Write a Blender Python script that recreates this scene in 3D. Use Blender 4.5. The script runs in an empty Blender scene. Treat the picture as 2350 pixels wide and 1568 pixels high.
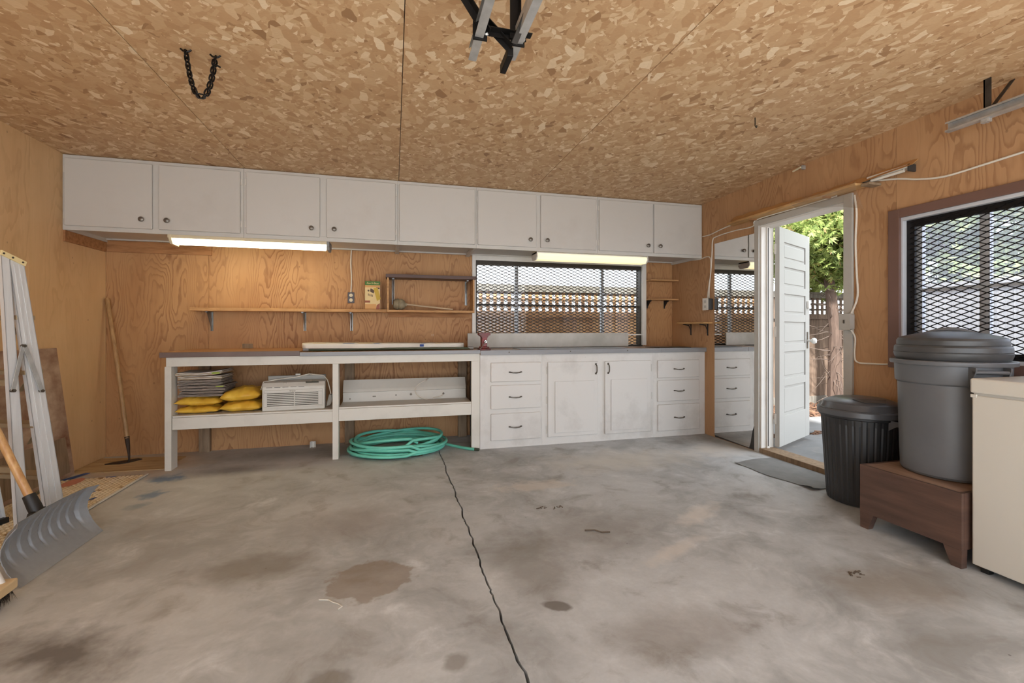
import bpy, math, random
from mathutils import Vector, Matrix
random.seed(7)
R = math.radians
scene = bpy.context.scene
col = scene.collection

# ------------------------------------------------------------------ camera
cam_d = bpy.data.cameras.new('camera'); cam = bpy.data.objects.new('camera', cam_d); col.objects.link(cam)
cam.location = (0, 0, 1.10)
cam.rotation_euler = (R(90), 0, -0.2566)
cam_d.sensor_width = 36; cam_d.lens = 1034.4 / 2350 * 36
cam_d.shift_y = -(784 - 752.6) / 2350
cam_d.clip_start = 0.02
scene.camera = cam

# ------------------------------------------------------------------ sky and exposure
world = bpy.data.worlds.new('sky'); scene.world = world; world.use_nodes = True
bg = world.node_tree.nodes['Background']
bg.inputs[0].default_value = (0.87, 0.945, 1.04, 1); bg.inputs[1].default_value = 1.0
sun_d = bpy.data.lights.new('sun', 'SUN'); sun = bpy.data.objects.new('sun', sun_d); col.objects.link(sun)
sun_d.energy = 4.2; sun_d.angle = R(3); sun_d.color = (.985, .985, .975)
SUN_TO = Vector((.50, .82, -1.15)); sun.rotation_euler = SUN_TO.to_track_quat('-Z', 'Y').to_euler(); sun.location = (-6, -9, 12)
vs = scene.view_settings
vs.view_transform = 'Standard'; vs.look = 'None'; vs.gamma = 1.0; vs.use_curve_mapping = False
vs.exposure = 2.14
LAMP_L = 2.6
LAMP_R = .21
cy = scene.cycles
cy.max_bounces = 6; cy.diffuse_bounces = 4; cy.glossy_bounces = 3; cy.transmission_bounces = 4; cy.transparent_max_bounces = 12
cy.use_adaptive_sampling = True; cy.adaptive_threshold = .08
cy.caustics_reflective = False; cy.caustics_refractive = False

# ------------------------------------------------------------------ helpers
XL, XR, YB, YF, YU, ZC, Y0 = -2.37, 3.127, 4.588, 4.018, 4.068, 2.39, -1.0

def lin(c):
    return tuple(((v/255)/12.92 if v/255 <= .04045 else ((v/255+.055)/1.055)**2.4) for v in c) + (1,)

class NT:
    def __init__(s, name):
        s.m = bpy.data.materials.new(name); s.m.use_nodes = True
        s.t = s.m.node_tree; s.n = s.t.nodes; s.b = s.n['Principled BSDF']; s.out = s.n['Material Output']
    def new(s, typ, **kw):
        nd = s.n.new(typ)
        for k, v in kw.items(): setattr(nd, k, v)
        return nd
    def link(s, a, b): s.t.links.new(a, b)
    def put(s, sock, v):
        if isinstance(v, bpy.types.NodeSocket): s.link(v, sock)
        else: sock.default_value = v
    def coord(s, kind='Object'): return s.new('ShaderNodeTexCoord').outputs[kind]
    def mapping(s, vec, scale=(1,1,1), loc=(0,0,0), rot=(0,0,0)):
        nd = s.new('ShaderNodeMapping'); s.link(vec, nd.inputs[0])
        nd.inputs['Location'].default_value = loc; nd.inputs['Rotation'].default_value = rot; nd.inputs['Scale'].default_value = scale
        return nd.outputs[0]
    def noise(s, vec, scale=5, detail=4, rough=.55, dist=0, out='Fac'):
        nd = s.new('ShaderNodeTexNoise'); s.link(vec, nd.inputs['Vector'])
        nd.inputs['Scale'].default_value = scale; nd.inputs['Detail'].default_value = detail
        nd.inputs['Roughness'].default_value = rough; nd.inputs['Distortion'].default_value = dist
        return nd.outputs[out]
    def vor(s, vec, scale=5, feature='F1', out='Color', rnd=1):
        nd = s.new('ShaderNodeTexVoronoi', feature=feature); s.link(vec, nd.inputs['Vector'])
        nd.inputs['Scale'].default_value = scale; nd.inputs['Randomness'].default_value = rnd
        return nd.outputs[out]
    def math(s, op, a, b=0.0, c=0.0, clamp=False):
        nd = s.new('ShaderNodeMath', operation=op, use_clamp=clamp)
        s.put(nd.inputs[0], a); s.put(nd.inputs[1], b)
        if len(nd.inputs) > 2: s.put(nd.inputs[2], c)
        return nd.outputs[0]
    def ramp(s, fac, stops, interp='LINEAR'):
        nd = s.new('ShaderNodeValToRGB'); s.link(fac, nd.inputs[0]); cr = nd.color_ramp; cr.interpolation = interp
        while len(cr.elements) < len(stops): cr.elements.new(.5)
        for e, (p, c) in zip(cr.elements, stops):
            e.position = p; e.color = c if len(c) == 4 else (*c, 1)
        return nd.outputs[0]
    def mix(s, fac, a, b, mode='MIX'):
        nd = s.new('ShaderNodeMix', data_type='RGBA', blend_type=mode)
        s.put(nd.inputs[0], fac); s.put(nd.inputs[6], a); s.put(nd.inputs[7], b)
        return nd.outputs[2]
    def sep(s, v):
        nd = s.new('ShaderNodeSeparateXYZ'); s.link(v, nd.inputs[0]); return nd.outputs
    def comb(s, x=0., y=0., z=0.):
        nd = s.new('ShaderNodeCombineXYZ'); s.put(nd.inputs[0], x); s.put(nd.inputs[1], y); s.put(nd.inputs[2], z); return nd.outputs[0]
    def vadd(s, a, b):
        nd = s.new('ShaderNodeVectorMath', operation='ADD'); s.put(nd.inputs[0], a); s.put(nd.inputs[1], b); return nd.outputs[0]
    def bump(s, h, strength=.3, dist=.01):
        nd = s.new('ShaderNodeBump'); nd.inputs['Strength'].default_value = strength; nd.inputs['Distance'].default_value = dist
        s.link(h, nd.inputs['Height']); s.link(nd.outputs[0], s.b.inputs['Normal'])
    def set(s, color=None, rough=None, metal=None, spec=None):
        if color is not None: s.put(s.b.inputs['Base Color'], color)
        if rough is not None: s.put(s.b.inputs['Roughness'], rough)
        if metal is not None: s.b.inputs['Metallic'].default_value = metal
        if spec is not None: s.b.inputs['Specular IOR Level'].default_value = spec
        return s.m

MATS = {}
def simple(name, c, rough=.5, metal=0, var=.12, scale=6, stretch=(1,1,1), c2=None, bumpv=0, spec=.5):
    t = NT(name); a = lin(c); b = lin(c2) if c2 else tuple(v*(1-var) for v in a[:3]) + (1,)
    n = t.noise(t.mapping(t.coord(), stretch), scale, 5, .6)
    f = t.ramp(n, [(.35, (0,0,0)), (.68, (1,1,1))])
    t.set(t.mix(f, a, b), rough, metal, spec)
    if bumpv: t.bump(n, bumpv, .01)
    MATS[name] = t.m; return t.m

def plywood(name, light, mid, dark, lines=1.0, freq=5.0, seed=0.0, contrast=.75, blotch=.35):
    t = NT(name); p = t.coord()
    x, y, z = t.sep(p)
    rnd = t.new('ShaderNodeObjectInfo').outputs['Random']
    u = t.math('ADD', t.math('ADD', x, y), t.math('MULTIPLY', rnd, 31.7 + seed))
    v = t.comb(u, 0.0, z)
    big = t.noise(t.mapping(v, (1.6, 1, .42)), 1.7, 2.5, .5)
    fine = t.noise(t.mapping(v, (1, 1, .28)), 9, 3, .55)
    f = t.math('ADD', t.math('MULTIPLY', u, freq), t.math('MULTIPLY', big, 11*lines))
    f = t.math('ADD', f, t.math('MULTIPLY', fine, 1.15))
    fr = t.math('FRACT', t.math('MULTIPLY', f, 3.3))
    ring = t.ramp(fr, [(0, (0,0,0)), (.55, (.12,.12,.12)), (.86, (1,1,1)), (.97, (.75,.75,.75)), (1, (0,0,0))])
    area = t.ramp(t.noise(t.mapping(v, (2.2, 1, .5)), 1.2, 2, .5), [(.38, (.12,.12,.12)), (.62, (1,1,1))])
    k = t.math('MULTIPLY', t.math('MULTIPLY', ring, area), contrast)
    tone = t.ramp(t.noise(t.mapping(v, (2.5, 1, .8)), 1.6, 3, .6), [(.32, (0,0,0)), (.7, (1,1,1))])
    base = t.mix(t.math('MULTIPLY', tone, blotch*2), lin(light), lin(mid))
    c = t.mix(k, base, lin(dark))
    streak = t.noise(t.mapping(v, (60, 1, 1.2)), 3, 2, .6)
    c = t.mix(t.math('MULTIPLY', streak, .28), c, lin(dark))
    spots = t.ramp(t.vor(t.mapping(v, (1, 1, .8)), 7, out='Distance'), [(.0, (1,1,1)), (.035, (.6,.6,.6)), (.06, (0,0,0))])
    c = t.mix(t.math('MULTIPLY', spots, .5), c, lin((70, 42, 22)))
    t.set(c, .62, 0, .3)
    MATS[name] = t.m; return t.m

def osb(name):
    t = NT(name); p = t.coord()
    rnd = t.new('ShaderNodeObjectInfo').outputs['Random']
    p = t.vadd(p, t.comb(t.math('MULTIPLY', rnd, 17.0), t.math('MULTIPLY', rnd, 9.0), 0.0))
    wob = t.noise(p, 14, 2, .5, out='Color')
    nd = t.new('ShaderNodeVectorMath', operation='SCALE'); t.link(wob, nd.inputs[0]); nd.inputs['Scale'].default_value = .03
    p = t.vadd(p, nd.outputs[0])
    val = None
    for ang, sy, thr, sc in ((20, 1.3, -1, 30), (80, 1.9, .42, 23), (-38, 2.2, .48, 21), (48, 2.0, .55, 19), (-75, 1.7, .66, 15)):
        q = t.mapping(t.mapping(p, rot=(0, 0, R(ang))), (1, sy, 0), (ang*.37, ang*.11, 0))
        cc = t.new('ShaderNodeSeparateColor'); t.link(t.vor(q, sc), cc.inputs[0])
        if val is None: val = cc.outputs[0]
        else:
            m = t.math('GREATER_THAN', cc.outputs[1], thr)
            mx = t.new('ShaderNodeMix', data_type='FLOAT'); t.link(m, mx.inputs[0]); t.link(val, mx.inputs[2]); t.link(cc.outputs[0], mx.inputs[3]); val = mx.outputs[0]
    c = t.ramp(val, [(.0, lin((150, 114, 80))), (.06, lin((184, 146, 106))), (.40, lin((196, 160, 120))), (.74, lin((204, 171, 131))), (.92, lin((222, 194, 156))), (1, lin((236, 214, 180)))])
    fine = t.noise(t.mapping(p, (1, 2.4, 1)), 55, 2, .6)
    c = t.mix(t.math('MULTIPLY', fine, .3), c, lin((146, 106, 70)))
    t.set(c, .6, 0, .35)
    MATS[name] = t.m; return t.m

def concrete(name, stains=True, base=((194, 196, 196), (154, 155, 153), (220, 222, 222))):
    t = NT(name); p = t.coord()
    a, b, l = [lin(v) for v in base]
    warp = t.noise(p, 1.3, 3, .6, out='Color')
    nd = t.new('ShaderNodeVectorMath', operation='SCALE'); t.link(warp, nd.inputs[0]); nd.inputs['Scale'].default_value = .55
    pw = t.vadd(p, nd.outputs[0])
    n1 = t.noise(t.mapping(pw, (1, 1.25, 1)), 1.25, 5, .62)
    n2 = t.noise(pw, 4.2, 6, .65)
    n3 = t.noise(p, 60, 2, .6)
    f1 = t.ramp(n1, [(.36, (1,1,1)), (.53, (.25,.25,.25)), (.66, (0,0,0))])
    c = t.mix(f1, a, b)
    f2 = t.ramp(n2, [(.5, (0,0,0)), (.62, (.35,.35,.35)), (.74, (1,1,1))])
    c = t.mix(t.math('MULTIPLY', f2, .9), c, l)
    f2d = t.ramp(n2, [(.30, (1,1,1)), (.46, (0,0,0))])
    c = t.mix(t.math('MULTIPLY', f2d, .75), c, lin((136, 131, 124)))
    c = t.mix(t.math('MULTIPLY', n3, .25), c, lin((128, 124, 118)))
    specks = t.ramp(t.vor(p, 9, out='Distance'), [(.0, (1,1,1)), (.03, (.8,.8,.8)), (.05, (0,0,0))])
    keep = t.ramp(t.noise(p, 6, 1), [(.5, (0,0,0)), (.6, (1,1,1))])
    c = t.mix(t.math('MULTIPLY', t.math('MULTIPLY', specks, keep), .7), c, lin((62, 52, 44)))
    if stains:
        sx, sy, sz = t.sep(p)
        tan = t.ramp(t.math('ADD', t.math('MULTIPLY', sx, -.28), t.math('MULTIPLY', n1, .6)), [(.2, (0,0,0)), (.75, (1,1,1))])
        c = t.mix(t.math('MULTIPLY', tan, .3), c, lin((200, 188, 170)))
        wob_a = t.noise(p, 4.5, 4, .6); wob_b = t.noise(p, 11, 3, .6)
        def blob(cx, cy, rx, ry, colr, amt, soft=.35, wobble=.45, sc=7, rot=0):
            nonlocal c
            q = t.mapping(p, (1, 1, 1), (-cx, -cy, 0))
            if rot: q = t.mapping(q, rot=(0, 0, rot))
            q = t.mapping(q, (1/rx, 1/ry, 0))
            ln = t.new('ShaderNodeVectorMath', operation='LENGTH'); t.link(q, ln.inputs[0])
            nn = wob_a if sc < 6 else wob_b
            d = t.math('ADD', ln.outputs['Value'], t.math('MULTIPLY', t.math('SUBTRACT', nn, .5), wobble*2))
            m = t.ramp(d, [(max(0, 1-soft), (1,1,1)), (1, (0,0,0))])
            c = t.mix(t.math('MULTIPLY', m, amt), c, lin(colr))
        blob(-.10, 2.06, .19, .17, (134, 116, 98), .6, .12, .55, 8)
        blob(-.62, 2.30, .34, .17, (116, 105, 91), .62, .6, .7, 5)
        blob(-1.10, 1.86, .36, .18, (78, 67, 57), .8, .9, .65, 6, .5)
        blob(-.25, 2.70, .40, .28, (130, 119, 109), .5, .7, .6, 4)
        blob(1.05, 2.25, .55, .35, (123, 115, 105), .55, .7, .7, 3)
        blob(.62, 2.0, .26, .45, (120, 113, 104), .6, .7, .6, 4)
        blob(.62, 1.68, .07, .035, (100, 92, 83), .8, .3, .5, 16, .5)
        blob(-.20, 1.50, .09, .06, (111, 102, 91), .6, .4, .5, 12)
        blob(.20, 1.48, .05, .05, (118, 110, 100), .6, .4, .5, 14)
        blob(1.0, 1.42, .4, .18, (127, 118, 108), .5, .7, .7, 4)
        blob(2.1, 1.45, .35, .25, (139, 125, 109), .5, .7, .7, 4)
        blob(1.35, 1.95, .3, .06, (209, 201, 191), .6, .7, .8, 6, -.4)
        blob(1.75, 2.3, .25, .09, (213, 205, 195), .65, .6, .8, 7, -.5)
        blob(1.9, 3.4, .9, .35, (206, 200, 188), .6, .8, .8, 3)
        blob(2.85, 3.45, .5, .25, (222, 215, 204), .6, .8, .7, 4)
        blob(.95, 3.0, .35, .12, (209, 200, 188), .6, .6, .9, 6)
        blob(-1.60, 3.82, .14, .11, (73, 111, 148), .75, .6, .9, 14)
        blob(-1.55, 3.48, .09, .10, (80, 118, 152), .65, .6, 1.0, 16)
        blob(-1.53, 3.28, .07, .07, (107, 130, 143), .5, .7, 1.0, 18)
        blob(-1.2, 3.9, .45, .16, (116, 114, 111), .6, .8, .6, 4)
        blob(-.9, 4.3, .8, .25, (134, 132, 127), .5, .8, .6, 3)
        blob(-1.95, 4.25, .55, .38, (209, 177, 134), .7, .7, .5, 4)
    t.set(c, t.math('ADD', t.math('MULTIPLY', n2, .3), .48), 0, .4)
    
    MATS[name] = t.m; return t.m

def paint(name, c, dirt=(120, 112, 100), amt=.25, rough=.45):
    t = NT(name); p = t.coord()
    n = t.noise(p, 2.5, 6, .65); s = t.noise(t.mapping(p, (9, 9, 1.2)), 3, 4, .6)
    f = t.math('MULTIPLY', t.ramp(n, [(.5, (0,0,0)), (.78, (1,1,1))]), amt)
    cc = t.mix(f, lin(c), lin(dirt))
    chips = t.ramp(t.noise(p, 26, 3, .7), [(.74, (0,0,0)), (.78, (1,1,1))])
    cc = t.mix(t.math('MULTIPLY', chips, min(1, amt*2.2)), cc, lin(tuple(int(v*.62) for v in c)))
    t.set(cc, rough, 0, .45); t.bump(s, .05, .004)
    MATS[name] = t.m; return t.m

def glass(name, tint=(.95,.97,.97), haze=0.0, gloss=.07):
    t = NT(name); t.n.remove(t.b)
    tr = t.new('ShaderNodeBsdfTransparent'); tr.inputs[0].default_value = (*tint, 1)
    gl = t.new('ShaderNodeBsdfGlossy'); gl.inputs['Roughness'].default_value = .03
    mx = t.new('ShaderNodeMixShader'); mx.inputs[0].default_value = gloss
    t.link(tr.outputs[0], mx.inputs[1]); t.link(gl.outputs[0], mx.inputs[2]); res = mx.outputs[0]
    if haze:
        df = t.new('ShaderNodeBsdfTranslucent'); df.inputs[0].default_value = (.85,.88,.95,1)
        m2 = t.new('ShaderNodeMixShader'); m2.inputs[0].default_value = haze
        t.link(res, m2.inputs[1]); t.link(df.outputs[0], m2.inputs[2]); res = m2.outputs[0]
    t.link(res, t.out.inputs[0]); MATS[name] = t.m; return t.m

def emit(name, c, strength):
    t = NT(name); t.set((*c, 1), .4)
    t.b.inputs['Emission Color'].default_value = (*c, 1); t.b.inputs['Emission Strength'].default_value = strength
    MATS[name] = t.m; return t.m

def leafmat(name, c1, c2, c3):
    t = NT(name); g = t.new('ShaderNodeNewGeometry')
    c = t.ramp(g.outputs['Random Per Island'], [(0, lin(c1)), (.55, lin(c2)), (.9, lin(c2)), (1, lin(c3))])
    t.set(c, .6, 0, .3)
    tl = t.new('ShaderNodeBsdfTranslucent'); t.link(c, tl.inputs[0])
    mx = t.new('ShaderNodeMixShader'); mx.inputs[0].default_value = .4
    t.link(t.b.outputs[0], mx.inputs[1]); t.link(tl.outputs[0], mx.inputs[2]); t.link(mx.outputs[0], t.out.inputs[0])
    MATS[name] = t.m; return t.m

def boardmat(name, c1, c2, dark, stretch=(9, 9, .9)):
    t = NT(name); p = t.coord(); rnd = t.new('ShaderNodeObjectInfo').outputs['Random']
    q = t.vadd(p, t.comb(t.math('MULTIPLY', rnd, 41.), t.math('MULTIPLY', rnd, 17.), t.math('MULTIPLY', rnd, 23.)))
    g = t.noise(t.mapping(q, stretch), 4, 5, .6)
    c = t.mix(rnd, lin(c1), lin(c2))
    c = t.mix(t.ramp(g, [(.42, (0,0,0)), (.75, (.85,.85,.85))]), c, lin(dark))
    t.set(c, .7, 0, .25); t.bump(g, .12, .004); MATS[name] = t.m; return t.m

# ------------------------------------------------------------------ materials
plywood('ply_back', (196, 152, 106), (172, 126, 84), (130, 84, 52), 1.0, 4.0, 0, .75, .4)
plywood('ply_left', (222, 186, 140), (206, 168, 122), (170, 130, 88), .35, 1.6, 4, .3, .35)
plywood('ply_right', (188, 148, 108), (174, 132, 94), (136, 94, 62), .8, 3.4, 9, .6, .4)
plywood('plank_pine', (206, 160, 104), (186, 136, 82), (150, 100, 56), .2, 10, 3, .35, .3)
osb('osb')
concrete('concrete')
concrete('concrete_out', False, ((116, 116, 116), (100, 100, 100), (132, 132, 133)))
paint('white_cab', (196, 192, 185), (160, 150, 138), .22)
paint('white_low', (212, 208, 202), (140, 130, 118), .42)
paint('white_bench', (212, 207, 196), (150, 140, 126), .35)
paint('white_trim', (218, 214, 206), (150, 142, 132), .3)
paint('door_white', (176, 174, 168), (200, 192, 180), .12, .4)
paint('freezer_white', (200, 194, 182), (196, 186, 168), .15, .3)
paint('grey_trim', (178, 174, 166), (130, 124, 114), .35)
simple('soil', (40, 34, 28), .9)
simple('knob_grey', (122, 116, 108), .35, .6)
simple('hinge_white', (208, 203, 194), .4)
simple('handle_dark', (96, 88, 78), .35, .7)
simple('counter_top', (150, 120, 98), .35, 0, .2, 4, (1, 6, 1), (168, 140, 116))
simple('bench_top', (178, 132, 86), .4, 0, .2, 3, (1, 7, 1), (150, 106, 66))
simple('bench_edge', (112, 92, 84), .45, 0, .2)
simple('alu_edge', (140, 139, 140), .45, .2, .15, 8, (.4, 4, 4))
simple('galv', (196, 195, 192), .4, .55, .3, 14)
simple('galv_dark', (84, 80, 76), .5, .7, .4, 10)
simple('iron_black', (30, 27, 25), .55, .6, .4, 12)
simple('chain_black', (34, 30, 28), .4, .7, .4, 20)
simple('dark_box', (60, 58, 56), .5, .2)
simple('brown_trim', (112, 84, 74), .5, 0, .15, 4)
simple('brown_dark', (84, 58, 48), .5, 0, .15, 4)
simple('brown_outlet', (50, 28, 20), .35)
simple('ivory', (214, 200, 168), .4)
simple('cable_white', (222, 214, 200), .45, 0, .08)
simple('mesh_brown', (60, 52, 42), .55, .4, .3, 20)
simple('mesh_black', (26, 24, 26), .5, .4, .3, 20)
simple('sash_alu', (206, 208, 212), .4, .1)
simple('sash_dark', (52, 50, 48), .6, .2)
simple('black_can', (42, 42, 43), .42, 0, .25, 5)
simple('black_lid', (84, 85, 88), .32, 0, .2, 5)  # lid colour lightened to stand in for the window's reflection on it
simple('grey_can', (98, 99, 101), .4, 0, .12, 5)
simple('grey_lid', (74, 74, 74), .4, 0, .3, 4, c2=(48, 48, 48))
simple('shovel_grey', (140, 141, 143), .33, 0, .1, 30)
simple('rubber_black', (28, 27, 26), .5)
simple('ash_wood', (206, 164, 112), .35, 0, .25, 6, (10, 10, .7), (176, 128, 80))
simple('hoe_wood', (178, 142, 98), .5, 0, .3, 6, (8, 8, .6), (142, 106, 68))
simple('hoe_iron', (70, 58, 50), .55, .6, .3, 10)
simple('ladder_alu', (216, 215, 214), .36, .2, .12, 8, (8, 8, .5))
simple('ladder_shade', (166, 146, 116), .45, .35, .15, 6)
simple('ladder_cap', (226, 204, 150), .5)
simple('walnut', (74, 55, 47), .42, 0, .3, 3, (1.2, .8, 7), (100, 74, 62))
simple('walnut_top', (136, 108, 90), .4, 0, .2, 4, (6, 1, 1), (164, 134, 112))
simple('mat_grey', (128, 127, 124), .85, 0, .2, 10, bumpv=.1)
simple('hose_green', (116, 208, 184), .38, 0, .22, 5)
simple('hose_end', (58, 66, 52), .45)
simple('brass', (150, 130, 90), .35, .8)
simple('bag_yellow', (230, 190, 74), .34, 0, .3, 7, c2=(206, 156, 48))
simple('paper_grey', (150, 138, 126), .8, 0, .3, 30, (1, 1, 6), (112, 100, 92))
simple('paper_tan', (182, 160, 130), .8, 0, .3, 30, (1, 1, 6), (150, 128, 102))
simple('paper_green', (150, 168, 60), .7)
simple('paper_white', (206, 200, 190), .7)
simple('ac_white', (202, 198, 188), .42, 0, .08)
simple('ac_dark', (84, 80, 70), .6)
simple('ac_panel', (146, 142, 132), .4)
simple('reflector_white', (200, 196, 186), .4, 0, .12, 3)
simple('vise_red', (134, 30, 26), .4, 0, .4, 14, c2=(78, 40, 32))
simple('steel', (150, 148, 144), .3, .9)
simple('cover_white', (224, 218, 206), .8, 0, .1)
simple('cover_yellow', (226, 186, 98), .8)
simple('cover_blue', (46, 74, 140), .8)
simple('olive', (74, 78, 54), .5, .2)
simple('tip_grey', (140, 140, 138), .6)
simple('splash_white', (196, 192, 184), .5, 0, .2, 3, c2=(168, 164, 154))
simple('book_cream', (222, 196, 142), .6)
simple('book_green', (62, 110, 36), .6)
simple('book_tan', (206, 154, 92), .6)
simple('book_side', (140, 102, 70), .8, 0, .3, 40, (1, 1, .1))
simple('book_brown', (84, 62, 48), .6)
simple('book_yellow', (196, 164, 56), .6)
simple('book_red', (150, 84, 60), .6)
simple('plunger_cup', (150, 138, 112), .6, 0, .35, 8, c2=(96, 82, 62))
simple('plunger_stick', (190, 164, 132), .5, 0, .2, 8, (1, 9, 9))
simple('waffle', (226, 208, 176), .9, 0, .2, 6, c2=(206, 178, 134))
simple('waffle_base', (176, 142, 98), .9, 0, .2, 12)
simple('waffle_edge', (212, 206, 194), .9)
simple('tape_blue', (34, 74, 134), .6)
simple('pink_paper', (214, 142, 118), .7)
simple('old_sheet', (184, 158, 134), .75, 0, .4, 4.5, (1, 1, 1.3), (120, 80, 58))
simple('broom_block', (214, 184, 140), .6)
simple('bristle', (44, 38, 32), .8)
simple('bark', (88, 70, 58), .9, 0, .4, 10, (3, 3, .6), (70, 54, 44), .3)
simple('twig', (92, 78, 68), .9, 0, .3)
simple('chips', (96, 72, 56), .95, 0, .5, 40, c2=(78, 54, 40), bumpv=.8)
simple('chip_piece', (124, 90, 66), .9, 0, .5, 9, c2=(80, 56, 42))
simple('porcelain', (232, 230, 224), .2)
simple('roof_grey', (96, 94, 92), .8)
simple('siding', (200, 196, 190), .7)
simple('bounce_driveway', (206, 203, 198), .85, 0, .15, 2)  # pale colour chosen to bounce more daylight onto the ceiling
simple('dirt_string', (206, 198, 182), .8)
simple('leaf_dry', (92, 78, 64), .85)
simple('chalk', (206, 190, 168), .9)
simple('navy', (30, 32, 44), .6)
simple('plate_white', (216, 210, 200), .4)
simple('bracket_steel', (146, 146, 142), .35, .8, .3, 12)
simple('bracket_black', (52, 48, 46), .5, .5)
boardmat('fence_board', (226, 176, 122), (204, 152, 106), (146, 106, 74))  # boards coloured brighter orange to look sunlit behind the back window
boardmat('fence_shade_brown', (124, 104, 88), (108, 90, 76), (78, 64, 54))  # darker board colour stands in for shade on the fence outside the door
boardmat('fence_grey', (140, 134, 124), (122, 116, 106), (90, 84, 76))
boardmat('shelf_wood', (204, 160, 112), (190, 146, 100), (146, 104, 66), (1.2, 9, 9))
boardmat('shelf_wood_y', (214, 176, 124), (196, 154, 102), (150, 108, 66), (9, 1.2, 9))
boardmat('strip_wood', (176, 128, 86), (164, 116, 76), (122, 80, 48), (1.5, 9, 9))
boardmat('lumber', (150, 128, 104), (140, 118, 94), (100, 82, 64))
boardmat('pale_sheet', (196, 168, 128), (186, 158, 116), (150, 120, 84), (1.2, 6, 6))
leafmat('leaf_cedar', (90, 106, 52), (150, 164, 92), (176, 134, 90))
leafmat('leaf_hedge', (112, 128, 72), (168, 180, 108), (200, 190, 140))
glass('glass_clear', (.96, .97, .96), 0, .05)
glass('glass_hazy', (.93, .95, 1.0), .14, .05)
glass('plastic_film', (.97, .96, .94), .22, .06)
emit('tube_warm', (1.0, .93, .66), LAMP_L)
emit('lens_warm', (1.0, .86, .50), LAMP_R)
t = NT('mirror'); t.set((.86, .87, .87, 1), .015, 1.0); MATS['mirror'] = t.m

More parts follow.
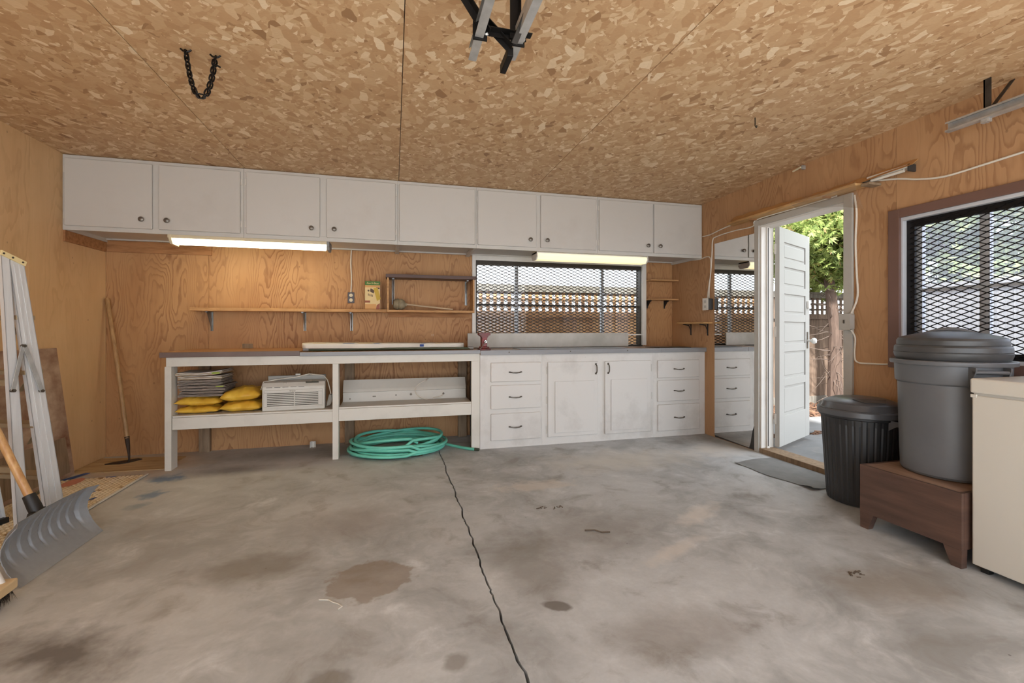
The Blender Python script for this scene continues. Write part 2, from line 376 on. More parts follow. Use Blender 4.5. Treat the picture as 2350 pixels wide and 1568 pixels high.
# ------------------------------------------------------------------ mesh builder
WORLD = {}
class MB:
    def __init__(s): s.v = []; s.f = []; s.mi = []; s.cur = 0
    def add(s, vs, fs):
        o = len(s.v); s.v += [Vector(p) for p in vs]; s.f += [tuple(i+o for i in f) for f in fs]; s.mi += [s.cur]*len(fs); return s
    def box(s, x0, x1, y0, y1, z0, z1, M=None):
        x0, x1 = min(x0,x1), max(x0,x1); y0, y1 = min(y0,y1), max(y0,y1); z0, z1 = min(z0,z1), max(z0,z1)
        vs = [Vector((x, y, z)) for z in (z0, z1) for y in (y0, y1) for x in (x0, x1)]
        if M: vs = [M @ p for p in vs]
        return s.add(vs, [(0,2,3,1), (4,5,7,6), (0,1,5,4), (2,6,7,3), (0,4,6,2), (1,3,7,5)])
    def beam(s, a, b, w, h, up=(0,0,1)):
        a = Vector(a); b = Vector(b); d = (b-a).normalized(); up = Vector(up)
        r = d.cross(up)
        if r.length < 1e-4: r = d.cross(Vector((1,0,0)))
        r.normalize(); u = r.cross(d)
        vs = [p + r*(sx*w/2) + u*(sz*h/2) for p in (a, b) for sz in (-1, 1) for sx in (-1, 1)]
        return s.add(vs, [(0,1,3,2), (4,6,7,5), (0,4,5,1), (2,3,7,6), (0,2,6,4), (1,5,7,3)])
    def prism(s, pts, d):
        d = Vector(d); n = len(pts); a = [Vector(p) for p in pts]
        return s.add(a + [p+d for p in a], [tuple(range(n))[::-1], tuple(range(n, 2*n))] + [(i, (i+1) % n, n+(i+1) % n, n+i) for i in range(n)])
    def tube(s, pts, r, n=8, closed=False, cap=True):
        P = [Vector(p) for p in pts]; m = len(P); rs = r if isinstance(r, (list, tuple)) else [r]*m
        T = []
        for i in range(m):
            a = P[(i-1) % m] if (closed or i > 0) else P[i]; b = P[(i+1) % m] if (closed or i < m-1) else P[i]
            T.append((b-a).normalized())
        u = T[0].orthogonal().normalized(); rings = []
        for i in range(m):
            u = (u - T[i]*u.dot(T[i]))
            if u.length < 1e-6: u = T[i].orthogonal()
            u.normalize(); w = T[i].cross(u)
            rings.append([P[i] + (u*math.cos(2*math.pi*k/n) + w*math.sin(2*math.pi*k/n))*rs[i] for k in range(n)])
        vs = [p for rg in rings for p in rg]; fs = []
        for i in range(m if closed else m-1):
            j = (i+1) % m
            for k in range(n): fs.append((i*n+k, i*n+(k+1) % n, j*n+(k+1) % n, j*n+k))
        if cap and not closed: fs += [tuple(range(n))[::-1], tuple((m-1)*n+k for k in range(n))]
        return s.add(vs, fs)
    def cyl(s, a, b, r, n=16, r2=None): return s.tube([a, b], [r, r if r2 is None else r2], n)
    def lathe(s, prof, c=(0,0,0), n=48, rf=None, M=None):
        vs = []; c = Vector(c)
        for i, (r, z) in enumerate(prof):
            for k in range(n):
                a = 2*math.pi*k/n; rr = rf(i, k, r, z) if rf else r
                p = Vector((rr*math.cos(a), rr*math.sin(a), z)); vs.append((M @ p if M else p) + c)
        fs = [(i*n+k, i*n+(k+1) % n, (i+1)*n+(k+1) % n, (i+1)*n+k) for i in range(len(prof)-1) for k in range(n)]
        fs += [tuple(range(n))[::-1], tuple((len(prof)-1)*n+k for k in range(n))]
        return s.add(vs, fs)
    def grid(s, fn, nu, nv, thick=None):
        vs = [Vector(fn(i/nu, j/nv)) for j in range(nv+1) for i in range(nu+1)]
        w = nu+1
        fs = [(j*w+i, j*w+i+1, (j+1)*w+i+1, (j+1)*w+i) for j in range(nv) for i in range(nu)]
        if thick:
            d = Vector(thick); k = len(vs); vs2 = [p+d for p in vs]
            fs2 = [tuple(q+k for q in f[::-1]) for f in fs]
            rim = [j*1 for j in range(w)] + [j*w+nu for j in range(1, nv+1)] + [nv*w+i for i in range(nu-1, -1, -1)] + [j*w for j in range(nv-1, 0, -1)]
            fs3 = [(rim[(i+1) % len(rim)], rim[i], rim[i]+k, rim[(i+1) % len(rim)]+k) for i in range(len(rim))]
            return s.add(vs+vs2, fs+fs2+fs3)
        return s.add(vs, fs)
    def build(s, name, mat, parent=None, bevel=0, smooth=False, loc=None, angle=35, seg=2, subs=0):
        M = WORLD.get(parent.name if parent else None, Matrix.Identity(4))
        if loc is not None: M = Matrix.Translation(Vector(loc))
        inv = M.inverted()
        me = bpy.data.meshes.new(name); me.from_pydata([inv @ p for p in s.v], [], s.f)
        mats = mat if isinstance(mat, (list, tuple)) else [mat]
        for m in mats: me.materials.append(MATS[m])
        if len(mats) > 1: me.polygons.foreach_set('material_index', s.mi)
        me.validate(); 
        if smooth:
            me.polygons.foreach_set('use_smooth', [True]*len(me.polygons)); me.set_sharp_from_angle(angle=R(angle))
        me.update()
        o = bpy.data.objects.new(name, me); col.objects.link(o)
        if parent: o.parent = parent; WORLD[o.name] = M
        elif loc is not None: o.location = loc; WORLD[o.name] = M
        if bevel:
            b = o.modifiers.new('bevel', 'BEVEL'); b.width = bevel; b.segments = seg; b.limit_method = 'ANGLE'; b.angle_limit = R(40)
        if subs:
            b = o.modifiers.new('subsurf', 'SUBSURF'); b.levels = subs; b.render_levels = subs
        return o

def tag(o, label, cat, group=None, kind=None):
    o['label'] = label; o['category'] = cat
    if group: o['group'] = group
    if kind: o['kind'] = kind
    return o
def struct(o): o['kind'] = 'structure'; return o
def thing(name, loc, label, cat, group=None):
    o = bpy.data.objects.new(name, None); col.objects.link(o); o.location = loc; o.empty_display_size = .05
    WORLD[o.name] = Matrix.Translation(Vector(loc)); return tag(o, label, cat, group)
def root(name, loc=(0,0,0)):
    o = bpy.data.objects.new(name, None); col.objects.link(o); o.location = loc; o.empty_display_size = .05
    WORLD[o.name] = Matrix.Translation(Vector(loc)); return struct(o)
def B(*a): return MB().box(*a)
def copy_part(o, parent, loc):
    c = o.copy(); col.objects.link(c); c.parent = parent; c.location = loc; return c
def text(name, s, size, mat, parent, M, extrude=.0004, shear=0):
    cu = bpy.data.curves.new('txt', 'FONT'); cu.body = s; cu.size = size; cu.extrude = extrude; cu.align_x = 'CENTER'; cu.align_y = 'CENTER'; cu.shear = shear
    to = bpy.data.objects.new('txt', cu); col.objects.link(to)
    bpy.context.view_layer.update()
    me = bpy.data.meshes.new_from_object(to); bpy.data.objects.remove(to)
    me.transform(WORLD[parent.name].inverted() @ M); me.materials.clear(); me.materials.append(MATS[mat])
    o = bpy.data.objects.new(name, me); col.objects.link(o); o.parent = parent; WORLD[o.name] = WORLD[parent.name]; return o
FACE_Y = lambda x, y, z, rz=0: Matrix.Translation((x, y, z)) @ Matrix.Rotation(rz, 4, 'Z') @ Matrix.Rotation(R(90), 4, 'X')   # text facing -y

def cells(u0, u1, v0, v1, holes):
    us = sorted({u0, u1} | {min(max(q, u0), u1) for h in holes for q in h[:2]}); vs = sorted({v0, v1} | {min(max(q, v0), v1) for h in holes for q in h[2:]})
    for a, b in zip(us, us[1:]):
        run = None
        for c, d in zip(vs, vs[1:]):
            mu, mv = (a+b)/2, (c+d)/2
            solid = not any(h[0] < mu < h[1] and h[2] < mv < h[3] for h in holes)
            if solid: run = (run[0], d) if run else (c, d)
            elif run: yield a, b, *run; run = None
        if run: yield a, b, *run
def wall_x(name, x0, x1, ya, yb, z0, z1, holes, mat, parent=None):
    m = MB()
    for a, b, c, d in cells(ya, yb, z0, z1, holes): m.box(x0, x1, a, b, c, d)
    return m.build(name, mat, parent)
def wall_y(name, y0, y1, xa, xb, z0, z1, holes, mat, parent=None):
    m = MB()
    for a, b, c, d in cells(xa, xb, z0, z1, holes): m.box(a, b, y0, y1, c, d)
    return m.build(name, mat, parent)

# ================================================================== ROOM SHELL
# floor: two slabs either side of the long crack
random.seed(3)
fl = root('floor')
crack = []
y = Y0
px = .40
while y < YB + .001:
    px += random.uniform(-.006, .006); px += (.395 - px)*.2
    crack.append((px, y)); y += random.uniform(.012, .035)
crack.append((px, YB+.1))
def slab(pts): return MB().prism([(x, y, -.06) for x, y in pts], (0, 0, .06))
slab([(XL-.12, YB+.1), (XL-.12, Y0-.1)] + [(x-.0035-random.uniform(0, .0025), y) for x, y in [(crack[0][0], Y0-.1)] + crack]).build('slab', 'concrete', fl)
slab([(XR+.0, Y0-.1), (XR+.0, YB+.1)] + [(x+.0035+random.uniform(0, .0025), y) for x, y in crack[::-1] + [(crack[0][0], Y0-.1)]]).build('slab', 'concrete', fl)
B(XL-.12, XR+.12, Y0-.1, YB+.1, -.12, -.06).build('sub_base', 'soil', fl)

# ceiling: OSB sheets with open joints
ce = root('ceiling')
B(XL-.3, XR+.55, Y0-.15, YB+.15, ZC+.012, ZC+.15).build('shade_roof_deck', 'brown_dark', ce)  # unseen roof slab; right overhang added to keep sun off the open door
xs = [XL-.005, -1.165, .043, 1.252, 2.522, XR+.005]; ys = [Y0, -.15, 2.29, YB+.005]
for i in range(5):
    for j in range(3):
        B(xs[i]+.002, xs[i+1]-.002, ys[j]+.0015, ys[j+1]-.0015, ZC, ZC+.012).build('osb_sheet', 'osb', ce)

WBH = [(.805, 2.742, .885, 1.806)]
wb = struct(wall_y('wall_back', YB+.012, YB+.11, XL-.12, XR+.12, -.05, ZC+.02, WBH, 'brown_dark')); WORLD[wb.name] = Matrix.Identity(4)
for a, b in zip((XL, -1.60, -.388, .83, 2.05), (-1.60, -.388, .83, 2.05, XR)):
    wall_y('plywood_panel', YB, YB+.012, a+.001, b-.001, 0, ZC, WBH, 'ply_back', wb)
WRH = [(2.515, 3.292, -1, 2.005), (.93, 2.165, .905, 1.806)]
wr = struct(wall_x('wall_right', XR+.012, XR+.11, Y0-.1, YB+.11, -.05, ZC+.02, WRH, 'brown_dark')); WORLD[wr.name] = Matrix.Identity(4)
for a, b in zip((Y0, -.26, .957, 2.177, 3.397), (-.26, .957, 2.177, 3.397, YB)):
    wall_x('plywood_panel', XR, XR+.012, a+.001, b-.001, 0, ZC, WRH, 'ply_right', wr)
wl = struct(wall_x('wall_left', XL-.11, XL-.012, Y0-.1, YB+.11, -.05, ZC+.02, [], 'brown_dark')); WORLD[wl.name] = Matrix.Identity(4)
for a, b in zip((Y0, .1, 1.32, 2.54, 3.758), (.1, 1.32, 2.54, 3.758, YB)):
    wall_x('plywood_panel', XL-.012, XL, a+.001, b-.001, 0, ZC, [], 'ply_left', wl)
struct(wall_y('wall_front', Y0-.1, Y0, XL-.12, XR+.12, -.05, ZC+.02, [(-2.3, .29, -1, 2.2), (.43, 3.05, -1, 2.2)], 'white_trim'))  # unseen front wall, white with enlarged door openings to let in more light

# ---- expanded metal sheet
def expanded(u0, u1, v0, v1, plane, w=.007, cw=.078, ch=.0335, dep=.006):
    m = MB(); nr = int((v1-v0)/ch)+1; nc = int((u1-u0)/cw)+1
    def P(u, v, o): return (u, plane[1]+o, v) if plane[0] == 'y' else (plane[1]-o, u, v)
    for r in range(nr+1):
        vv = v0 + r*ch
        for sgn in (1, -1):
            pts = []
            for k in range(nc*2+1):
                u = u0 + k*cw/2
                if u > u1+1e-6: break
                v = vv + (sgn*ch/2 if k % 2 else 0)
                pts.append((u, min(max(v, v0), v1)))
            for (ua, va), (ub, vb) in zip(pts, pts[1:]):
                if abs(va-vb) < 1e-5: continue
                m.add([P(ua, va-w/2, 0), P(ub, vb-w/2, 0), P(ub, vb+w/2, 0), P(ua, va+w/2, 0), P(ua, va-w/2, dep), P(ub, vb-w/2, dep), P(ub, vb+w/2, dep), P(ua, va+w/2, dep)],
                      [(0,1,2,3), (4,7,6,5), (0,4,5,1), (3,2,6,7)])
    return m

# ---- back window
w1 = root('window_1')
for a in ((.778, .816, YB-.018, YB+.0, .905, 1.848), (2.722, 2.772, YB-.03, YB+.0, .905, 1.835), (.816, 2.722, YB-.018, YB, 1.797, 1.845)):
    B(*a).build('casing', 'white_trim', w1, .002)
for a in ((.805, .83, YB+.0, YB+.1, .885, 1.806), (2.717, 2.742, YB, YB+.1, .885, 1.806), (.83, 2.717, YB, YB+.1, 1.76, 1.806), (.83, 2.717, YB, YB+.1, .885, .91)):
    B(*a).build('jamb', 'mesh_brown', w1)
for x, ww in ((1.27, .034), (2.27, .034)): B(x-ww/2, x+ww/2, YB+.055, YB+.085, .91, 1.76).build('mullion', 'sash_alu', w1)
for i, (a, b) in enumerate(((.83, 1.253), (1.287, 2.253), (2.287, 2.717))):
    B(a, b, YB+.055, YB+.08, 1.336, 1.352).build('rail', 'sash_dark', w1)
    for z0, z1 in ((.91, 1.336), (1.352, 1.76)): B(a, b, YB+.066, YB+.07, z0, z1).build('pane', 'glass_clear', w1)
expanded(.83, 2.717, .91, 1.765, ('y', YB+.028)).build('expanded_metal_screen', 'mesh_brown', w1)
B(2.50, 2.70, YB-.07, YB-.0185, 1.018, 1.03).build('ledge', 'white_trim', w1)

# ---- right window
w2 = root('window_2')
for a in ((2.148, 2.214, .845, 1.856), (.88, .95, .845, 1.856)): B(XR-.02, XR, a[0], a[1], a[2], a[3]).build('casing', 'brown_trim', w2, .002)
for a in ((1.80, 1.856), (.85, .905)): B(XR-.02, XR, .95, 2.148, a[0], a[1]).build('casing', 'brown_trim', w2, .002)
for a in ((2.14, 2.165, .905, 1.806), (.93, .955, .905, 1.806)): B(XR, XR+.11, a[0], a[1], a[2], a[3]).build('jamb', 'sash_alu', w2)
for a in ((1.78, 1.806), (.905, .925)): B(XR, XR+.11, .955, 2.14, a[0], a[1]).build('jamb', 'sash_alu', w2)
for a in ((2.095, 2.14, .925, 1.78), (.955, .99, .925, 1.78)): B(XR+.035, XR+.05, a[0], a[1], a[2], a[3]).build('screen_frame', 'mesh_black', w2)
for a in ((1.735, 1.78), (.925, .96)): B(XR+.035, XR+.05, .99, 2.095, a[0], a[1]).build('screen_frame', 'mesh_black', w2)
expanded(.955, 2.14, .925, 1.775, ('x', XR+.034), .0052).build('expanded_metal_screen', 'mesh_black', w2)
for y0 in (2.075, 1.745, 1.36, .955): B(XR+.07, XR+.1, y0, y0+(.065 if y0 > 2 else .045), .925, 1.78).build('mullion', 'sash_alu', w2)
for a, b in ((1.0, 1.36), (1.405, 1.745), (1.79, 2.075)):
    B(XR+.07, XR+.095, a, b, 1.325, 1.345).build('rail', 'sash_alu', w2)
    for z0, z1 in ((.925, 1.325), (1.345, 1.78)): B(XR+.082, XR+.086, a, b, z0, z1).build('pane', 'glass_hazy', w2)

# ---- door opening
tr = root('trim_1')
B(XR-.018, XR, 3.292, 3.34, 0, 2.05).build('casing', 'grey_trim', tr, .002)
B(XR-.018, XR, 2.452, 2.515, 0, 2.05).build('casing', 'grey_trim', tr, .002)
B(XR-.018, XR, 2.515, 3.292, 2.0, 2.05).build('casing', 'grey_trim', tr, .002)
B(XR-.0, XR+.13, 3.277, 3.292, 0, 2.005).build('jamb', 'white_trim', tr)
B(XR-.0, XR+.13, 2.515, 2.53, 0, 2.005).build('jamb', 'white_trim', tr)
B(XR-.0, XR+.13, 2.53, 3.277, 1.985, 2.005).build('jamb', 'white_trim', tr)
B(XR+.05, XR+.075, 3.262, 3.277, .04, 1.985).build('stop', 'white_trim', tr)
B(XR-.01, XR+.14, 2.515, 3.292, -.06, .042).build('threshold', 'lumber', tr, .004)
MB().tube([(XR+.06, 3.264, .06), (XR+.06, 3.264, 1.98)], .006, 6).build('weatherstrip', 'dark_box', tr)

# ---- door, swung outward
d1 = root('door_1', (XR+.128, 3.262, 0))
ang = math.atan2(.30, .655); DM = Matrix.Translation((XR+.128, 3.262, 0)) @ Matrix.Rotation(ang, 4, 'Z')
# local: x along the width (0..0.735), y thickness (-.0425..0 faces the room side), z up
WORLD[d1.name] = Matrix.Translation((XR+.128, 3.262, 0))
W_, T_, zb, zt = .735, .040, .052, 1.988
st = .105
def dbox(name, x0, x1, y0, y1, z0, z1, mat='door_white', bev=.002):
    return MB().box(x0, x1, y0, y1, z0, z1, DM).build(name, mat, d1, bev)
dbox('stile', 0, st, -T_, 0, zb, zt); dbox('stile', W_-st, W_, -T_, 0, zb, zt)
edges = [zb, .30, .585, .655, .90, .97, 1.20, 1.275, 1.475, 1.555, 1.705, 1.79, 1.91, zt]
rails = [(zb, .318), (.578, .648), (.885, .955), (1.155, 1.225), (1.405, 1.475), (1.645, 1.71), (1.865, zt)]
for a, b in rails: dbox('rail', st, W_-st, -T_, 0, a, b)
for (a, b), (c, d) in zip(rails, rails[1:]):
    dbox('panel', st-.004, W_-st+.004, -T_+.013, -.013, b-.004, c+.004, bev=0)
    dbox('raised_panel', st+.022, W_-st-.022, -T_+.006, -.006, b+.022, c-.022, bev=.005)
kn = MB().lathe([(.004, 0), (.011, .002), (.011, .03), (.026, .045), (.029, .06), (.022, .075), (.003, .079)], n=20, M=DM @ Matrix.Translation((W_-.06, -T_, .975)) @ Matrix.Rotation(R(90), 4, 'X'))
kn.build('knob', 'porcelain', d1, smooth=True)
dbox('latch_plate', W_-.078, W_-.042, -T_-.003, -T_, .90, 1.06, 'handle_dark')
dbox('deadbolt', W_-.085, W_-.035, -T_-.022, -T_, 1.29, 1.36, 'white_trim', .006)
for z in (.25, 1.02, 1.75): dbox('hinge', -.006, .02, -.012, .004, z, z+.09, 'hinge_white')

# ================================================================== OUTSIDE
gp = struct(B(-9, 16, YB+.11, 16, -.14, -.06).build('ground_back', 'chips'))
gp2 = struct(B(XR+.11, 16, -9, YB+.11, -.14, -.06).build('ground_side', 'chips'))
gp3 = struct(B(-9, XR+.11, -9, Y0-.1, -.14, -.03).build('bounce_driveway', 'bounce_driveway'))  # unseen ground before the doors, made pale as a light bounce
tag(B(XR+.14, 6.6, 1.6, 3.68, -.06, .012).build('patio_slab', 'concrete_out', bevel=.01), 'grey concrete slab just outside the open door', 'slab')
tag(B(3.6, 6.9, 3.82, 4.45, -.06, .0).build('patio_slab', 'concrete_out', bevel=.01), 'second grey concrete slab, beyond the strip of wood chips', 'slab')
random.seed(11)
m = MB()
for i in range(2600):
    if i < 900: x, y = random.uniform(3.5, 6.6), random.uniform(3.66, 3.84)
    else: x, y = random.uniform(3.6, 7), random.uniform(4.42, 5.45)
    zz = -.058 if not (3.5 < x < 6.6 and y < 3.68) else .013
    zz = max(zz, -.05); r = random.uniform(.012, .035); a = random.uniform(0, 6.3); Mx = Matrix.Translation((x, y, zz+random.uniform(0, .03))) @ Matrix.Rotation(a, 4, 'Z') @ Matrix.Rotation(random.uniform(-.6, .6), 4, 'X')
    m.box(-r, r, -r*.4, r*.4, -.003, .003, Mx)
wc = m.build('wood_chips', 'chip_piece'); tag(wc, 'brown wood chips lying before the fence and between the slabs', 'wood chips', kind='stuff')

def fence(name, axis, pos, a0, a1, label, ztop=1.235, lat=True, mat='fence_board'):
    f = thing(name, (pos, a0, -.06) if axis == 'y' else (a0, pos, -.06), label, 'fence')
    base = Vector(f.location)
    def bx(u0, u1, o0, o1, z0, z1): return B(u0, u1, pos+o0, pos+o1, z0, z1) if axis == 'x' else B(pos+o0, pos+o1, u0, u1, z0, z1)
    p = .076
    def rep(nm, first, n, step, mt):
        o = first.build(nm, mt, f)
        for k in range(1, n): copy_part(o, f, (step*k, 0, 0) if axis == 'x' else (0, step*k, 0))
    nb = int((a1-a0)/p)
    rep('board', bx(a0, a0+p-.003, 0, .016, -.06, ztop), nb, p, mat)
    bx(a0, a1, -.035, 0, ztop, ztop+.075).build('rail', mat, f, .003)
    bx(a0, a1, .016, .05, .10, .19).build('rail', mat, f)
    bx(a0, a1, -.03, 0, -.05, .06).build('kick_board', 'fence_grey', f)
    if lat:
        q = .091; nl = int((a1-a0)/q)
        rep('lattice_slat', bx(a0, a0+.046, -.008, 0, ztop+.075, 1.60), nl, q, mat)
        for z in (ztop+.075+.052, ztop+.075+.133, ztop+.075+.214): bx(a0, a1, 0, .008, z, z+.034).build('lattice_slat', 'fence_grey', f)
        bx(a0, a1, -.03, .03, 1.555, 1.645).build('cap_rail', 'fence_grey', f, .003)
    return f
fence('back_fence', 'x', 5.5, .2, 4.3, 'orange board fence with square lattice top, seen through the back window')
fence('back_fence', 'x', 5.5, 4.35, 7.0, 'brown board fence with lattice top, seen through the open door', mat='fence_shade_brown')
fence('side_fence', 'y', 7.05, 1.2, 5.5, 'weathered board fence outside the right-hand window', ztop=1.62, lat=False, mat='fence_grey')

def foliage(name, label, c, rad, n, mat, group=None, size=(.05, .10), trunk=None, seed=1):
    random.seed(seed)
    t = thing(name, (c[0], c[1], -.06), label, 'tree', group); m = MB()
    clumps = []
    for i in range(max(12, n//140)):
        while True:
            q = Vector((random.uniform(-1, 1), random.uniform(-1, 1), random.uniform(-1, 1)))
            if q.length <= 1: break
        clumps.append(Vector((c[0]+q.x*rad[0], c[1]+q.y*rad[1], c[2]+q.z*rad[2])))
    for i in range(n):
        k = random.choice(clumps); p = k + Vector((random.gauss(0, .13), random.gauss(0, .13), random.gauss(0, .09)))
        s = random.uniform(*size); d = Vector((random.gauss(0, 1), random.gauss(0, 1), random.gauss(-.35, .55))).normalized()
        sd = d.orthogonal().normalized(); sd = Matrix.Rotation(random.uniform(0, 6.28), 3, d) @ sd
        vsp = []; fsp = []
        for q in (-.9, -.45, 0, .45, .9):
            e = (d*math.cos(q) + sd*math.sin(q)); L = s*(1.15-.45*abs(q)); r = p + d*s*.18*abs(q); w = e.cross(d.cross(sd)).normalized()*s*.10; o = len(vsp)
            vsp += [r, r + e*L*.5 + w, r + e*L, r + e*L*.5 - w]; fsp += [(o, o+1, o+2, o+3)]
        m.add(vsp, fsp)
    m.build('foliage', mat, t)
    if trunk: 
        tm = MB()
        tm.tube([(x, y, z) for x, y, z, r in trunk], [r for *_, r in trunk], 10); tm.build('trunk', 'bark', t, smooth=True)
        bm = MB()
        for i in range(110):
            j = random.randint(1, len(trunk)-1); x, y, z, r = trunk[j]; p = Vector((x, y, z + random.uniform(-.35, .35))); a = random.uniform(0, 6.28); pts = [p]; d = Vector((math.cos(a), math.sin(a), random.uniform(-.3, .4)))
            L = random.uniform(.25, .75)
            for s in range(6):
                d = (d + Vector((random.gauss(0, .25), random.gauss(0, .25), random.gauss(-.05, .2)))).normalized(); pts.append(pts[-1] + d*L/6)
            r0 = random.uniform(.003, .008); bm.tube(pts, [r0*(1-i2*.13) for i2 in range(7)], 5)
        bo = bm.build('branches', 'twig', t); bo['kind'] = 'stuff'
    return t
foliage('cedar_tree', 'bright yellow-green cedar with bare lower twigs, seen through the open door', (6.15, 5.05, 2.55), (.85, .5, .85), 9500, 'leaf_cedar', size=(.07, .13),
        trunk=[(6.06, 5.02, -.06, .11), (6.06, 5.03, .5, .085), (6.09, 5.05, 1.1, .075), (6.02, 5.08, 1.75, .065), (6.0, 5.1, 2.4, .05)], seed=2)
foliage('cedar_tree', 'cedar behind the fence showing above the open door leaf', (5.0, 6.1, 2.8), (.9, .6, 1.0), 5000, 'leaf_cedar', size=(.08, .14), trunk=[(5.0, 6.2, -.06, .1), (5.0, 6.2, 1.2, .08), (5.0, 6.2, 2.6, .05)], seed=3)
foliage('cedar_tree', 'tall cedar rising behind the fence corner, top of the door opening', (7.2, 6.6, 3.2), (1.2, .8, 1.5), 6000, 'leaf_cedar', size=(.10, .18), trunk=[(7.3, 6.7, -.06, .12), (7.3, 6.7, 1.5, .1), (7.2, 6.7, 3.2, .06)], seed=4)
for i, (cx, cy, cz, lab) in enumerate(((8.0, 4.9, 2.5, 'pale green tree in the left panes of the right-hand window'), (8.2, 3.5, 2.6, 'pale green tree in the right panes of the right-hand window'))):
    foliage('garden_tree', lab, (cx, cy, cz), (.75, 1.0, 1.25), 6000, 'leaf_hedge', size=(.09, .18), trunk=[(cx, cy, -.06, .1), (cx, cy, 1.2, .08), (cx, cy, 2.4, .05)], seed=20+i)

# ================================================================== UPPER CABINETS
ZB, ZT = 1.827, ZC-.004
def knob(p, parent, mat='knob_grey'):
    MB().lathe([(.008, 0), (.008, .010), (.018, .016), (.019, .024), (.013, .029), (.002, .030)], p, 20, M=Matrix.Rotation(R(90), 4, 'X')).build('knob', mat, parent, smooth=True)
def hinge(x, z, y, parent, h=.05): B(x-.006, x+.006, y-.006, y, z-h/2, z+h/2).build('hinge', 'hinge_white', parent, .0015)
UC = [(XL, -1.171, [(-2.352, -1.797, 'R', 'L'), (-1.754, -1.193, 'L', 'R')], 'white wall cabinet at the left wall, end of the row above the workbench'),
      (-1.171, .031, [(-1.150, -.598, 'R', 'L'), (-.545, .014, 'L', 'R')], 'white wall cabinet above the lit left tube light, second in the row'),
      (.031, .730, [(.046, .716, None, None)], 'white wall cabinet with one wide knobless door, middle of the row'),
      (.730, 1.932, [(.742, 1.302, 'R', 'L'), (1.345, 1.914, 'L', 'R')], 'white wall cabinet above the left part of the back window'),
      (1.932, XR, [(1.948, 2.539, 'R', 'L'), (2.553, 3.112, 'L', None)], 'white wall cabinet at the right wall, end of the row over the corner shelves')]
for i, (x0, x1, doors, lab) in enumerate(UC):
    c = thing('wall_cabinet', ((x0+x1)/2, (YU+YB)/2, ZB), lab, 'cabinet', 'white wall cabinets')
    x0 += .0006; x1 -= .0006
    zu = ZB+.03
    m = MB(); m.box(x0, x0+.018, YU+.018, YB-.001, ZB, ZT); m.box(x1-.018, x1, YU+.018, YB-.001, ZB, ZT)
    m.box(x0+.018, x1-.018, YU+.018, YB-.001, zu, zu+.015); m.box(x0+.018, x1-.018, YB-.02, YB-.001, zu+.015, ZT); m.box(x0+.018, x1-.018, YU+.018, YB-.02, ZT-.015, ZT)
    m.build('body', 'white_cab', c)
    B(x0+.018, x1-.018, YB-.03, YB-.0012, ZB+.018, zu).build('cleat', 'white_cab', c)
    # face frame
    m = MB(); m.box(x0, x1, YU, YU+.018, ZB, 1.866); m.box(x0, x1, YU, YU+.018, 2.352, ZT)
    edges = [x0] + [q for d in doors for q in (d[0]+.008, d[1]-.008)] + [x1]
    for a, b in zip(edges[::2], edges[1::2]): m.box(a, b, YU, YU+.018, 1.866, 2.352)
    m.build('face_frame', 'white_cab', c, .0015)
    for a, b, ks, hs in doors:
        d = B(a, b, YU-.018, YU-.0005, 1.858, 2.358).build('door', 'white_cab', c, .005)
        if ks: knob(((b-.062) if ks == 'R' else a+.062, YU-.018, 1.927), d)
        if hs:
            hx = a-.006 if hs == 'L' else b+.006
            for z in (1.935, 2.275): hinge(hx, z, YU-.0005, d)

# wooden battens under the cabinets
tag(B(XL+.002, -1.573, YB-.014, YB-.0002, 1.747, ZB+.017).build('batten', 'strip_wood', loc=(-1.97, YB-.01, 1.747)), 'brown wooden batten on the back wall under the left wall cabinet', 'batten')
tag(B(XL+.0002, XL+.014, YU+.005, YB-.016, 1.745, ZB-.001).build('batten', 'strip_wood', loc=(XL+.01, 4.3, 1.745)), 'brown wooden batten on the left wall under the cabinet end', 'batten')

# ---- tube lights under the cabinets
L1 = thing('tube_light', (-1.1, 4.10, ZB), 'lit bare-tube strip light under the left wall cabinets', 'light')
ly = 4.135
B(-1.70, -.53, ly-.075, ly+.075, 1.800, 1.826).build('housing', 'ivory', L1, .003)
MB().tube([(-1.665, ly-.045, 1.783), (-.565, ly-.045, 1.783)], .019, 16).build('tube', 'tube_warm', L1, smooth=True)
MB().tube([(-1.655, ly+.035, 1.783), (-.565, ly+.035, 1.783)], .019, 16).build('tube', 'tube_warm', L1, smooth=True)
for x in (-1.69, -.545): MB().prism([(x, ly-.08, 1.826), (x, ly-.08, 1.79), (x, ly-.055, 1.755), (x, ly+.05, 1.752), (x, ly+.08, 1.79), (x, ly+.08, 1.826)], (.02, 0, 0)).build('end_bracket', 'ivory' if x < -1 else 'tip_grey', L1, .002)
L2 = thing('tube_light', (1.9, 4.15, ZB), 'lit wrap-around lens light under the cabinets over the back window', 'light')
ly = 4.165; xa, xb = 1.315, 2.505
B(xa, xb, ly-.07, ly+.07, 1.812, 1.826).build('housing', 'white_trim', L2)
prof = [(-.075, 1.815), (-.08, 1.79), (-.05, 1.757), (.05, 1.757), (.08, 1.79), (.075, 1.815)]
MB().prism([(xa+.012, ly+a, z) for a, z in prof], (xb-xa-.024, 0, 0)).build('lens', 'lens_warm', L2, .002)
for x in (xa, xb-.012): MB().prism([(x, ly+a*1.06, z-.004 if z < 1.8 else 1.826) for a, z in prof], (.012, 0, 0)).build('end_cap', 'white_trim', L2, .001)

